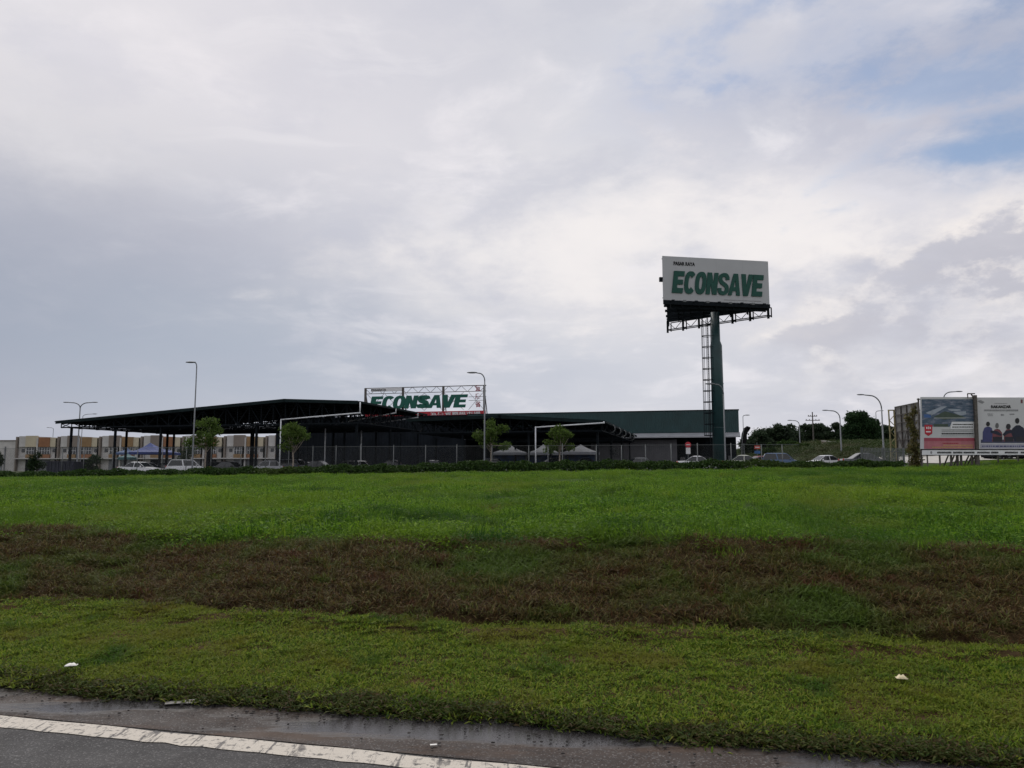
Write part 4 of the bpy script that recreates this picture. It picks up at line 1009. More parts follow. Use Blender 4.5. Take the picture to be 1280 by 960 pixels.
blobtree('dark tree showing between the tall curved lamp and the hoarding', 1113, 190, 531, 24, 48, lm_dark, 4000, .32)
for i, (px, d, ty, w) in enumerate([(985, 165, 549, 26), (1003, 150, 553, 20), (960, 150, 554, 22)]):
    blobtree(['bush at the foot of the broad dark tree', 'bush below the utility pole', 'low bush at the foot of the leaning tree'][i], px, d, ty, w, 60 + i, lm_hedge, 2500, .26, 'bushes on the rise', None, 'bush', .1, .12, 9, .1)
# pale wall on the rise
def walls():
    a_, b_ = at(1027, 559, 158), at(1076, 561.5, 150); za = zat(1027, 551.5, 158); zb = zat(1072, 556, 150); rz = math.atan2(b_.y - a_.y, b_.x - a_.x); L_ = math.hypot(b_.x - a_.x, b_.y - a_.y)
    t = thing('retaining_wall', 'tan concrete retaining wall on the rise below the big round tree', 'wall', (a_.x, a_.y, 0), rz)
    mb = MB(); mb.add([(0, 0, a_.z - 1.5), (L_, 0, b_.z - 1.5), (L_, 0, zb), (0, 0, za), (0, .4, a_.z - 1.5), (L_, .4, b_.z - 1.5), (L_, .4, zb), (0, .4, za)], [(0, 1, 2, 3), (7, 6, 5, 4), (3, 2, 6, 7), (0, 3, 7, 4), (1, 5, 6, 2), (0, 4, 5, 1)]); mb.build('face', M['tan'], t)
    mb = MB(); mb.bar((0, .2, za + .08), (L_, .2, zb + .08), .55, .16); mb.build('coping', M['concrete'], t)
walls()

# ------------------------------------------------------------------ shop row far left
SR = at(20, 580, 195); PR = Plane((SR.x, SR.y, 0), RZ * .35); srz = RZ * .35
px_edges = [21 + 26 * i for i in range(14)]
def shoplot(i, x0, x1, kind, label):
    w = x1 - x0; zr = PR(100, 546.5 if kind % 2 else 544.5)[1] - GL; z2 = PR(100, 558.5)[1] - GL; z1 = PR(100, 568)[1] - GL; zs = PR(100, 573)[1] - GL
    o = Vector((SR.x + x0 * math.cos(srz), SR.y + x0 * math.sin(srz), GL))
    t = thing('shop_lot', label, 'shop', o, srz, 'terrace of two storey shop lots')
    mb = MB(); mb.box(.02, w - .02, .3, 14, 0, zr - .2); mb.build('wall', M['whitewall'], t)
    fr = .42
    panel = [M['ochre'], M['greige'], M['orange'], M['greige'], M['ochre'], M['greige']][(i + 1) % 6] if i else M['cream']
    lx0, lx1 = (.25, w * (1 - fr)) if kind % 2 else (w * fr, w - .25)
    rx0, rx1 = (w * (1 - fr), w - .5) if kind % 2 else (.5, w * fr)
    mb = MB(); mb.box(lx0, lx1, -.35, .28, z2, zr); mb.build('parapet_panel', panel, t)
    mb = MB(); mb.box(rx0, rx1, -.2, .28, z2, zr - .1); mb.build('parapet_panel', M['cream'] if kind % 2 else M['whitewall'], t)
    mb = MB(); mb.box(lx0 + .1, lx1 - .1, .05, .28, z1 + .1, z2 - .12); wn = mb.build('window', M['glassdark'], t)
    mb = MB(); nmu = 4
    for k in range(nmu + 1): xx = lx0 + .1 + (lx1 - lx0 - .2) * k / nmu; mb.bar((xx, .02, z1 + .1), (xx, .02, z2 - .12), .07)
    mb.bar((lx0, .02, (z1 + z2) / 2), (lx1, .02, (z1 + z2) / 2), .06); mb.build('frame', M['white'], wn)
    mb = MB(); cx = (rx0 + rx1) / 2; mb.box(cx - .35, cx + .35, .1, .28, z2 - 1.3, z2 - .5); mb.build('window', M['glassdark'], t)
    mb = MB(); mb.box(lx0, lx1, -.1, .28, zs + .1, z1); mb.build('spandrel', M['orange'] if kind % 2 else M['ochre'], t)
    mb = MB(); mb.box(0, w, -1.6, .28, zs - .18, zs + .08); mb.build('ledge', M['whitewall'], t)
    mb = MB(); mb.box(lx0, lx1, .1, .28, 0, zs - .3); mb.build('shutter', M['shutter'] if i % 3 else M['darkwall'], t)
    mb = MB(); mb.box(-.18, .18, -.5, .26, 0, zr - .25); mb.build('pilaster', M['whitewall'] if kind % 2 else M['greige'], t)
    mb = MB(); mb.box(w - .75, w - .55, -.3, .26, 0, zr - .3); mb.build('downpipe', M['black'], t)
ordn = ['first', 'second', 'third', 'fourth', 'fifth', 'sixth', 'seventh', 'eighth', 'ninth', 'tenth', 'eleventh', 'twelfth', 'thirteenth']
cname = ['cream', 'taupe', 'orange', 'taupe', 'ochre', 'taupe', 'ochre', 'taupe', 'orange', 'taupe', 'ochre', 'taupe', 'ochre']
for i in range(13):
    x0 = PR(px_edges[i], 570)[0]; x1 = PR(px_edges[i + 1], 570)[0]
    shoplot(i, x0, x1, i % 2, f'{ordn[i]} shop lot from the plain white end block, {cname[i]} parapet panel')
x0 = PR(-14, 570)[0]; x1 = PR(20.5, 570)[0]
t = thing('end_block', 'plain white two storey end block at the left of the shop row', 'building', (SR.x + x0 * math.cos(srz), SR.y + x0 * math.sin(srz), GL), srz)
mb = MB(); mb.box(0, x1 - x0, .5, 14, 0, PR(10, 551)[1] - GL); mb.build('wall', M['whitewall'], t)
mb = MB(); mb.box(-.1, x1 - x0 + .0, .3, 14.1, PR(10, 551)[1] - GL, PR(10, 550)[1] - GL); mb.build('coping', M['greige'], t)
mb = MB(); mb.box(1.2, 3.4, .38, .52, .1, 2.5); mb.build('door', M['shutter'], t)
mb = MB(); mb.box(3.9, 4.1, .25, .5, 0, 6.2); mb.build('downpipe', M['shutter'], t)

# ------------------------------------------------------------------ tents
def tent(pl, pr, apx, apy, ey, d, base, cloth, label, side=None, valance=None, group=None, depth=None):
    a_, b_ = at(pl, ey, d), at(pr, ey, d); w = b_.x - a_.x; dp = depth or w; e = a_.z - base; ap = zat(apx, apy, d + dp / 2) - base; ax = at(apx, apy, d).x - a_.x
    base = float(gl(a_.x)); e = a_.z - base; ap = zat(apx, apy, d + dp / 2) - base; t = thing('market_tent', label, 'tent', (a_.x, a_.y, base), 0, group)
    n = 8; vs = []; fs = []; mb = MB()
    rim = [(0, 0), (w * .5, -.02), (w, 0), (w, dp * .5), (w, dp), (w * .5, dp), (0, dp), (0, dp * .5)]
    lv = [(0., 0.), (.35, .22), (.7, .58), (1, 1)]
    for k, (f_, h_) in enumerate(lv):
        for (x, y) in rim: vs.append((x + (ax - x) * f_, y + (dp / 2 - y) * f_, e + (ap - e) * h_))
    for k in range(3):
        for j in range(8): fs.append((k * 8 + j, k * 8 + (j + 1) % 8, k * 8 + 8 + (j + 1) % 8, k * 8 + 8 + j))
    mb.add(vs, fs); mb.build('canopy', cloth, t)
    mb = MB()
    vh = .32
    for (x0, y0, x1, y1) in ((0, 0, w, 0), (w, 0, w, dp), (0, 0, 0, dp), (0, dp, w, dp)):
        mb.bar((x0, y0, e - vh / 2), (x1, y1, e - vh / 2), .03, vh)
    mb.build('valance', valance or cloth, t)
    for (x, y) in ((.06, .06), (w - .06, .06), (.06, dp - .06), (w - .06, dp - .06)): mb = MB(); mb.bar((x, y, 0), (x, y, e - .02), .07); mb.build('leg', M['galv'], t)
    if side:
        mb = MB(); n_ = 24
        for k in range(n_): x = .1 + (w - .2) * k / n_; mb.box(x, x + (w - .2) / n_ * 1.02, dp - .2 + .05 * math.sin(k * 1.9), dp - .1 + .05 * math.sin(k * 1.9), .1, e - .3)
        mb.build('side_wall', side, t)
    return t
G1 = 'blue pop up tents under the large shed'
tent(161, 203, 178, 553.5, 565, 108, GL, M['bluetent'], 'deep blue peaked tent in front of the shop row', None, None, G1)
tent(203, 219, 207, 562, 566, 114, GL, M['bluetent'], 'small blue tent tucked right behind the deep blue peaked tent', None, None, G1)
tent(145, 161, 156, 560, 565.5, 118, GL, M['bluetent2'], 'faded blue tent left of the deep blue peaked tent', None, None, G1)
tent(147, 163, 156, 567, 571.5, 104, GL, M['teal'], 'low teal tent beneath the faded blue tent', None, None, None)
G2 = 'white peaked tents under the lower shed'
tent(616, 658.5, 637, 555.5, 565.5, 101, GL, M['whitetent'], 'leftmost of three white peaked tents under the lower shed', M['bluesheet'], None, G2, 5)
tent(660, 703, 680, 555.5, 565.5, 100, GL, M['whitetent'], 'middle one of three white peaked tents under the lower shed', M['bluesheet'], None, G2, 5)
tent(704.5, 749.5, 728, 555.5, 565, 99, GL, M['whitetent'], 'rightmost of three white peaked tents under the lower shed', M['bluesheet'], None, G2, 5)

# ------------------------------------------------------------------ cars
def car(px, d, rz, paint, kind, label, base=None, name=None):
    b = at(px, 580, d); base = float(gl(b.x)); dims = {'sedan': (4.5, 1.75, 1.47), 'suv': (4.5, 1.85, 1.72), 'hatch': (3.9, 1.7, 1.53), 'mpv': (4.4, 1.75, 1.72)}[kind]; L_, W_, H_ = dims
    t = thing('parked_' + ('suv' if kind == 'suv' else 'car'), label, 'car', (b.x, b.y, base), rz, 'cars in the car park'); h = W_ / 2
    bz = .92 if kind in ('sedan', 'hatch') else 1.02
    # lower body: stations along the length (x front to back), height of shoulder and half width
    st_ = [(-L_ / 2, .42, .60, h * .80), (-L_ / 2 + .12, .30, .72, h * .92), (-L_ / 2 + .9, .22, bz - .08, h), (-L_ / 2 + 1.3, .22, bz, h), (L_ / 2 - 1.0, .22, bz + .03, h), (L_ / 2 - .15, .28, bz + .02 if kind != 'sedan' else bz, h * .93), (L_ / 2, .45, bz - .15, h * .84)]
    mb = MB(); vs = []; fs = []
    for (x, z0, z1, hw) in st_: vs += [(x, -hw * .96, z0), (x, -hw, (z0 + z1) / 2), (x, -hw * .93, z1), (x, -hw * .4, z1 + .035), (x, hw * .4, z1 + .035), (x, hw * .93, z1), (x, hw, (z0 + z1) / 2), (x, hw * .96, z0)]
    for i in range(len(st_) - 1):
        for j in range(8): fs.append((i * 8 + j, i * 8 + (j + 1) % 8, i * 8 + 8 + (j + 1) % 8, i * 8 + 8 + j))
    fs += [tuple(range(7, -1, -1)), tuple((len(st_) - 1) * 8 + j for j in range(8))]; mb.add(vs, fs)
    # cabin
    if kind == 'sedan': cab = (-L_ / 2 + 1.25, -L_ / 2 + 2.0, L_ / 2 - 1.55, L_ / 2 - .75)
    elif kind == 'hatch': cab = (-L_ / 2 + 1.05, -L_ / 2 + 1.75, L_ / 2 - .75, L_ / 2 - .25)
    else: cab = (-L_ / 2 + 1.1, -L_ / 2 + 1.75, L_ / 2 - .5, L_ / 2 - .12)
    x0, x1, x2, x3 = cab; wt = h * .74; wb = h * .93; zt_ = H_; zb_ = bz - .02
    cv = [(x0, -wb, zb_), (x3, -wb, zb_), (x3, wb, zb_), (x0, wb, zb_), (x1, -wt, zt_ - .07), (x2, -wt, zt_ - .05), (x2, wt, zt_ - .05), (x1, wt, zt_ - .07), (x1 + .25, -wt * .8, zt_), (x2 - .2, -wt * .8, zt_), (x2 - .2, wt * .8, zt_), (x1 + .25, wt * .8, zt_)]
    mb.add(cv, [(0, 1, 5, 4), (2, 3, 7, 6), (0, 4, 7, 3), (1, 2, 6, 5), (4, 5, 9, 8), (6, 7, 11, 10), (7, 4, 8, 11), (5, 6, 10, 9), (8, 9, 10, 11)])
    body = mb.build('body', paint, t, True); md = body.modifiers.new('edge', 'EDGE_SPLIT'); md.split_angle = math.radians(38)
    def quad(nm, pts, m, off):
        p_ = [Vector(q) for q in pts]; nn = (p_[1] - p_[0]).cross(p_[3] - p_[0]).normalized(); c_ = sum(p_, Vector()) / 4
        if nn.dot(c_ - Vector((0, 0, .9))) < 0: nn = -nn
        o_ = [q + (c_ - q) * .09 + nn * off for q in p_]; i_ = [q - nn * .03 for q in o_]
        mb = MB(); mb.add(o_ + i_, [(0, 1, 2, 3), (7, 6, 5, 4), (0, 4, 5, 1), (1, 5, 6, 2), (2, 6, 7, 3), (3, 7, 4, 0)]); mb.build(nm, m, t)
    quad('windscreen', (cv[0], cv[3], cv[7], cv[4]), M['glass'], .012); quad('rear_window', (cv[1], cv[2], cv[6], cv[5]), M['glass'], .012)
    for s_ in (0, 1):
        A_, B_, Bt, At = ((cv[0], cv[1], cv[5], cv[4]), (cv[3], cv[2], cv[6], cv[7]))[s_]; A_, B_, Bt, At = map(Vector, (A_, B_, Bt, At)); mid, midt = A_.lerp(B_, .5), At.lerp(Bt, .5)
        quad('side_window', (A_, mid, midt, At), M['glass'], .012); quad('side_window', (mid, B_, Bt, midt), M['glass'], .012)
    for sx in (-L_ / 2 + .8, L_ / 2 - .8):
        for sy in (-1, 1):
            mb = MB(); y0, y1 = sy * (h - .2), sy * (h + .01); mb.tube([(sx, y0, .32), (sx, y1, .32)], .32, 16, 0); mb.tube([(sx, y1 - sy * .01, .32), (sx, y1 + sy * .012, .32)], .2, 12, 1); mb.build('wheel', [M['tyre'], M['rim']], t)
    for sy in (-1, 1):
        mb = MB(); mb.sphere((-L_ / 2 + .1, sy * h * .62, .66), .17, 8, 6, (.7, 1.1, .5)); mb.build('headlight', M['lampwhite'], t, True)
        mb = MB(); mb.sphere((L_ / 2 - .06, sy * h * .70, bz - .1), .15, 8, 6, (.5, .9, .9)); mb.build('tail_light', M['lampred'], t, True)
        mb = MB(); mb.sphere((x0 + .35, sy * (h + .06), bz + .06), .11, 8, 6, (.7, 1, .7)); mb.build('mirror', paint, t, True)
    return t
wh = carpaint('white car paint', (.68, .69, .70)); sv = carpaint('silver car paint', (.36, .37, .39)); bk = carpaint('black car paint', (.012, .013, .016)); gy_ = carpaint('grey car paint', (.09, .095, .10)); bl = carpaint('blue car paint', (.05, .10, .20)); rd = carpaint('maroon car paint', (.22, .03, .035)); ch_ = carpaint('champagne car paint', (.52, .53, .45)); nv = carpaint('navy car paint', (.02, .03, .06))
R_ = math.radians
car(184, 86, R_(155), sv, 'sedan', 'silver car parked in front of the deep blue tent')
car(176, 79.5, R_(170), wh, 'sedan', 'pale car mostly behind the hedge left of the white suv')
car(236, 84, R_(200), wh, 'suv', 'white suv parked behind the tallest street lamp')
car(270, 90, R_(80), gy_, 'hatch', 'grey car behind the leftmost young tree', )
car(289, 85, R_(165), bk, 'sedan', 'black car right of the leftmost young tree')
car(331, 84, R_(20), sv, 'hatch', 'silver hatchback parked left of the white sloping pipe')
car(370, 92, R_(160), nv, 'mpv', 'navy car behind the second young tree from the left')
car(400, 86, R_(170), bk, 'sedan', 'black car by the thin pipe under the large shed')
car(432, 90, R_(15), gy_, 'sedan', 'grey car in the shade at the right end of the large shed')
car(494, 88, R_(175), bk, 'sedan', 'black car alone in the shade below the letter C of the rooftop sign')
car(874, 79, R_(170), wh, 'sedan', 'white car just left of the pylon pole')
car(932, 76, R_(172), ch_, 'sedan', 'pale champagne car just right of the pylon pole')
car(948, 84, R_(10), rd, 'sedan', 'maroon car behind the pale champagne car')
car(978, 82, R_(165), bl, 'mpv', 'blue car behind the fence right of the maroon car', 1.5)
car(1030, 84, R_(10), wh, 'sedan', 'white car below the pale wall', 1.6)
car(1083, 70, R_(175), gy_, 'sedan', 'dark grey car in front of the palisade fence', 1.75)
# more cars glimpsed in the dark between shed columns
for px, d, rz, pt, kd, lb in [(385, 98, 172, gy_, 'sedan', 'grey car in the second row behind the navy car'), (455, 96, 175, wh, 'hatch', 'white hatchback deep in the shade at the right end of the large shed'), (210, 92, 160, bk, 'sedan', 'black car behind the gap between silver car and white suv'), (545, 93, 170, gy_, 'sedan', 'grey car in the shade left of the street lamp under the rooftop sign'), (345, 99, 80, bk, 'sedan', 'black car deep in the large shed behind the silver hatchback'), (620, 84, 170, nv, 'hatch', 'navy hatchback in front of the left white tent'), (690, 84, 12, bk, 'sedan', 'black car in front of the middle white tent'), (735, 85, 175, nv, 'sedan', 'navy car in front of the right white tent'), (795, 94, 10, gy_, 'hatch', 'grey hatchback in front of the grey shopfront panels')]:
    car(px, d, R_(rz), pt, kd, lb)

# dark skip
b = at(75, 583, 84); t = thing('skip', 'dark blue steel skip behind the hedge on the left', 'skip', (b.x - 1.4, b.y, GL))
ht = zat(75, 577, 84) - GL
mb = MB(); mb.prism([(0, .1), (2.8, .1), (2.95, ht), (-.15, ht)], 0, 1.6); mb.build('body', M['bin'], t)
mb = MB()
for k in range(8): mb.bar((.1 + k * .37, -.03, .12), (.05 + k * .385, -.03, ht - .05), .08)
mb.bar((-.2, -.04, ht), (3.0, -.04, ht), .1); mb.build('rib', M['bin'], t)

# ------------------------------------------------------------------ signs in the car park
def signpost(px, d, py0, py1, wpx, boards, label):
    b = at(px, 580, d); z1 = zat(px, py0, d) - GL; w = wpx / F * d
    t = thing('sign_post', label, 'sign', (b.x, b.y, GL)); mb = MB(); mb.tube([(0, 0, -.1), (0, 0, z1)], .04, 8); mb.build('post', M['galv'], t)
    for (ya, yb, m, nm) in boards: mb = MB(); mb.box(-w / 2, w / 2, -.09, -.05, zat(px, yb, d) - GL, zat(px, ya, d) - GL); mb.build(nm, m, t)
    return t, w
t, w = signpost(860.5, 90, 552.5, 570, 5.5, [(559.5, 567.5, M['white'], 'lower_panel')], 'red round no entry sign over a white panel left of the pylon pole')
zc = zat(860.5, 556, 90) - GL; mb = MB(); mb.tube([(0, -.12, zc), (0, -.08, zc)], .34, 20); rsn = mb.build('disc', M['red'], t); mb = MB(); mb.box(-.22, .22, -.135, -.122, zc - .05, zc + .06); mb.build('bar', M['white'], rsn)
t, w = signpost(947, 86, 553, 570, 7, [(557, 561.2, mat('orange red sign', (.45, .07, .05), .5, 0, .1, 3), 'upper_panel'), (563.5, 567, M['kerbpaint'], 'lower_panel')], 'sign post with red panel above blue panel right of the pylon')
zc = zat(947, 559.2, 86) - GL; mb = MB(); mb.box(-w * .4, w * .4, -.105, -.092, zc - .04, zc + .05); mb.build('bar', M['white'], t)
# black feather banner
b = at(927, 580, 84); t = thing('feather_banner', 'black curved feather banner right of the green store', 'banner', (b.x, b.y, GL))
pts = [at(x, y, 84) - Vector((b.x, b.y, GL)) for x, y in [(927.0, 580), (927.6, 556), (928.2, 545), (930, 537), (933.5, 534), (937, 534.5)]]
mb = MB(); mb.tube(pts, [.05, .045, .04, .035, .03, .02], 6); mb.build('pole', M['galv'], t)
L0 = [(927, 555), (926.6, 549), (927.5, 542), (930, 535.2), (933.5, 532.6), (938, 534)]; R0 = [(932.5, 554), (933.5, 549), (934, 543.5), (935, 540.5), (936.6, 538.4), (938.2, 535)]
mb = MB(); vs = []; fs = []
for i, (a, c_) in enumerate(zip(L0, R0)):
    for yo in (0, .05):
        for k in range(4): p_ = at(a[0], a[1], 84).lerp(at(c_[0], c_[1], 84), k / 3) - Vector((b.x, b.y, GL)); vs.append((p_.x, p_.y + yo + .10 * math.sin(k * 1.7 + i), p_.z))
    if i:
        o_ = (i - 1) * 8
        for k in range(3): fs += [(o_ + k, o_ + k + 1, o_ + 9 + k, o_ + 8 + k), (o_ + 4 + k, o_ + 12 + k, o_ + 13 + k, o_ + 5 + k)]
        fs += [(o_, o_ + 8, o_ + 12, o_ + 4), (o_ + 3, o_ + 7, o_ + 15, o_ + 11)]
mb.add(vs, fs); mb.build('cloth', M['black'], t)

# ------------------------------------------------------------------ palisade fence on the right
a_, b_ = at(1079, 583, 64.5), at(1132, 583, 66); z0 = 1.9; zt_ = zat(1100, 560, 65.2); L_ = math.hypot(b_.x - a_.x, b_.y - a_.y); rz = math.atan2(b_.y - a_.y, b_.x - a_.x)
t = thing('palisade_fence', 'grey steel palisade fence left of the hoardings', 'fence', (a_.x, a_.y, z0), rz)
mb = MB(); n = 30
for k in range(n): x = L_ * k / n; mb.box(x, x + .055, -.02, .01, -.3, zt_ - z0 + random.uniform(-.02, .03))
mb.build('pales', M['galv'], t).name = 'pale_row'
for z in (.25, (zt_ - z0) * .8): mb = MB(); mb.box(-.05, L_ + .05, .012, .06, z - .03, z + .03); mb.build('rail', M['galv'], t)
for x in (0, L_ * .5, L_): mb = MB(); mb.box(x - .05, x + .05, .06, .16, -.4, zt_ - z0 + .05); mb.build('post', M['galv'], t)
# second run going away
c2 = at(1079, 575, 84); L2 = math.hypot(c2.x - a_.x, c2.y - a_.y); rz2 = math.atan2(c2.y - a_.y, c2.x - a_.x)
t = thing('palisade_fence', 'grey palisade fence run going away behind the dark grey car', 'fence', (a_.x, a_.y, z0 - .2), rz2)
mb = MB(); n = 70
for k in range(1, n): x = L2 * k / n; mb.box(x, x + .06, -.02, .01, -.6, zt_ - z0 + .1)
mb.build('pale_row', M['galv'], t)
mb = MB(); mb.box(.2, L2, .012, .06, 1.2, 1.26); mb.build('rail', M['galv'], t)

# ------------------------------------------------------------------ roadside hoardings on the right
HB = 75.0
def flatpoly(mb, pts, y0, y1, PL, mi=0):
    q = [PL(*p) for p in pts]; mb.prism([(x, z) for x, z in q], y0, y1, mi)
Q = at(1151, 577, HB); HZ = gz(Q.x + 3, Q.y); PH = Plane((Q.x, Q.y, HZ), 0)
h1 = thing('hoarding', 'large hoarding with aerial photo, red shield and pink band', 'billboard', (Q.x, Q.y, HZ))
def rect(mb, x0, y0_, x1, y1_, ya, yb, PL=PH): flatpoly(mb, [(x0, y0_), (x1, y0_), (x1, y1_), (x0, y1_)], ya, yb, PL)
mb = MB(); rect(mb, 1151, 496.3, 1218.6, 561.3, 0, .12); pn = mb.build('panel', mat('faded white print', (.52, .53, .53), .55, 0, .04, .7), h1)
def photo_mat():
    m = bpy.data.materials.new('printed aerial view'); m.use_nodes = True; nt = m.node_tree; L = nt.links.new; b = nt.nodes['Principled BSDF']; b.inputs['Roughness'].default_value = .55
    tc = nd(nt, 'ShaderNodeTexCoord'); mp = nd(nt, 'ShaderNodeMapping'); mp.inputs['Scale'].default_value = (1, 1, 3.2); L(tc.outputs['Object'], mp.inputs['Vector'])
    nz = nd(nt, 'ShaderNodeTexNoise'); nz.inputs['Scale'].default_value = 1.1; nz.inputs['Detail'].default_value = 8; nz.inputs['Roughness'].default_value = .72; L(mp.outputs[0], nz.inputs['Vector'])
    r = nd(nt, 'ShaderNodeValToRGB'); e = r.color_ramp.elements; e[0].position = .34; e[0].color = (.02, .035, .06, 1); e[1].position = .68; e[1].color = (.30, .34, .40, 1); q = e.new(.48); q.color = (.06, .10, .15, 1); q = e.new(.56); q.color = (.13, .15, .20, 1)
    L(nz.outputs['Fac'], r.inputs[0]); L(r.outputs[0], b.inputs['Base Color']); return m
def prnt(nm, m, polys, y=-.006, par=pn, PL=PH):
    mb = MB()
    for p in polys: flatpoly(mb, p, y - .004, y, PL)
    return mb.build(nm, m, par)
bx = lambda x0, y0, x1, y1: [(x0, y0), (x1, y0), (x1, y1), (x0, y1)]
prnt('aerial_photo', photo_mat(), [[(1152, 499), (1216.5, 499), (1217.4, 527), (1190, 527), (1187, 533.5), (1152.6, 533.5)]])
pm = lambda n, c: mat('print ' + n, c, .55, 0, .12, 2)
prnt('printed_roof', pm('roof', (.30, .34, .39)), [[(1157, 516), (1176, 508.5), (1184, 508), (1164, 519.5)], [(1184, 511), (1200, 511.5), (1201, 513.5), (1189, 514)], [(1191, 515), (1207, 514), (1208, 518), (1200, 519.5)]], -.012)
prnt('printed_lawn', pm('lawn', (.05, .075, .055)), [[(1167, 521), (1181, 514), (1203, 520), (1207, 522), (1180, 524.5)], bx(1167, 530, 1185, 533.4)], -.013)
prnt('printed_pool', pm('blue', (.05, .12, .30)), [[(1154.5, 518), (1164, 518), (1163.5, 522), (1155.5, 522)]], -.012)
prnt('printed_path', pm('path', (.40, .42, .40)), [[(1167, 522.2), (1207.5, 522.0), (1207.5, 522.8), (1167, 522.9)]], -.018)
prnt('shield_emblem', M['red'], [[(1155.5, 531), (1165.4, 531), (1165.2, 542), (1160.4, 545), (1155.8, 542)]], -.012)
prnt('emblem_mark', M['white'], [bx(1157.4, 539, 1163.4, 540.4), bx(1157.8, 533.6, 1159.2, 536.2), bx(1160.2, 533.2, 1161.2, 536.4), bx(1162, 533.8, 1163.4, 536.2)], -.018)
prnt('caption_panel', M['white'], [[(1189.5, 527.6), (1217.4, 527.4), (1217.6, 536), (1188, 536)]], -.012)
def bars(nm, m, rows, y=-.018, par=pn):
    """small print too far off to read: word-length dashes"""
    polys = []; rr = random.Random(len(rows))
    for (x0, x1, y0, h) in rows:
        x = x0
        while x < x1: wd = rr.uniform(.7, 3.2); polys.append(bx(x, y0, min(x + wd, x1), y0 + h)); x += wd + .35
    return prnt(nm, m, polys, y, par)
bars('small_print', M['black'], [(1191, 1216, 530, 1.2), (1190, 1216, 533.2, 1.2), (1177, 1217, 541.4, 1.4)])
bars('small_print', M['grey'], [(1177, 1216, 537, .7), (1177, 1216, 539, .6), (1176, 1217, 544.4, .7)])
prnt('pink_band', pm('pink', (.40, .14, .16)), [bx(1155, 548, 1218, 561)], -.012)
prnt('red_band', pm('dark pink', (.33, .06, .09)), [bx(1155, 547.3, 1218.2, 551.2)], -.018)
bars('small_print', M['redchar'], [(1178, 1198, 553.6, 1.2)])
bars('small_print', pm('ochre', (.45, .30, .10)), [(1179, 1216, 556, 1.0), (1165, 1216, 558.5, 1.2)])
# frame, legs and divider
mb = MB(); x0, z0_ = PH(1151, 561.3); x1, z1_ = PH(1218.6, 496.3)
for x in np.linspace(x0 + .15, x1 - .15, 4): mb.bar((x, .22, -.4), (x, .22, z1_ - .1), .12)
for z in (z0_ + .2, (z0_ + z1_) / 2, z1_ - .2): mb.bar((x0, .18, z), (x1, .18, z), .1)
mb.build('frame', M['rust'], h1)
for px in (1191, 1198.5, 1203.5):
    x = PH(px, 572)[0]; mb = MB(); mb.bar((x, .3, -.5), (x, .3, z0_), .16); mb.bar((x, .4, z0_ * .9), (x, 2.2, -.4), .1); mb.build('leg', M['rust'], h1)
Q2 = at(1222, 577, HB); PH2 = Plane((Q2.x, Q2.y, gz(Q2.x, Q2.y)), 0)
h2 = thing('hoarding', 'large white hoarding printed with four seated people from behind', 'billboard', (Q2.x, Q2.y, gz(Q2.x, Q2.y)))
mb = MB(); flatpoly(mb, bx(1221.4, 496.8, 1296, 561.3), 0, .12, PH2); pn2 = mb.build('panel', mat('white print', (.54, .54, .55), .55, 0, .03, .7), h2)
P2 = lambda nm, m, polys, y=-.006: prnt(nm, m, polys, y, pn2, PH2)
el = lambda cx, cy, rx, ry, n=14: [(cx + rx * math.cos(2 * PI * k / n), cy + ry * math.sin(2 * PI * k / n)) for k in range(n)]
navy = pm('navy', (.012, .016, .035)); indigo = pm('indigo', (.05, .055, .16)); maroon = pm('maroon', (.16, .05, .06)); hairm = pm('hair', (.012, .012, .014)); veil = pm('grey hair', (.12, .12, .12)); hat = pm('black cap', (.02, .02, .025))
P2('bench_print', pm('bench', (.06, .065, .11)), [bx(1226, 549.5, 1296, 553.8)], -.006)
P2('torso_print', indigo, [[(1228, 552), (1228.4, 540), (1230.5, 534.6), (1233.6, 533.4), (1236.6, 533.4), (1239.6, 535), (1241, 540), (1239.6, 552)]], -.013)
P2('torso_print', maroon, [[(1240, 552), (1240.6, 541), (1243, 537), (1246, 536), (1249.6, 537), (1252.5, 541), (1253, 552)]], -.016)
P2('torso_print', maroon, [[(1254.5, 552), (1255, 541), (1257.6, 537), (1260.5, 536), (1263.6, 537), (1266, 541), (1267, 552)]], -.016)
P2('torso_print', navy, [[(1268, 552), (1264, 541.5), (1265, 536), (1270, 531.6), (1274.5, 531.6), (1279.5, 535), (1282, 541), (1283, 552)]], -.019)
P2('arm_print', navy, [[(1238, 538), (1247, 539), (1252, 543), (1251, 545), (1245, 543), (1238, 541)]], -.022)
P2('arm_print', navy, [[(1266, 537), (1257, 538.5), (1253, 543), (1255, 545), (1260, 542), (1267, 541)]], -.022)
P2('head_print', hairm, [el(1234.9, 530, 2.5, 3.0)], -.016); P2('head_print', veil, [el(1246.2, 532, 2.2, 3.4)], -.019); P2('head_print', hat, [el(1260.3, 533.3, 3.0, 3.6)], -.019); P2('head_print', hairm, [el(1271.4, 526, 2.7, 3.6)], -.022)
P2('legs_print', pm('trouser', (.02, .02, .03)), [bx(1241, 546, 1252.5, 552), bx(1256, 546, 1266.5, 552), bx(1270, 546, 1282, 552)], -.025)
xx, zz_ = PH2(1238.8, 510.2); x2_, z2_ = PH2(1263.4, 506.6); text_mesh('RAKANZAR', 'headline', M['black'], pn2, xx, zz_, z2_ - zz_, x2_ - xx, y=-.02, off=.03)
def b2(nm, m, rows):
    polys = []; rr = random.Random(9)
    for (x0, x1, y0, h) in rows:
        x = x0
        while x < x1: wd = rr.uniform(.6, 2.4); polys.append(bx(x, y0, min(x + wd, x1), y0 + h)); x += wd + .4
    P2(nm, m, polys, -.012)
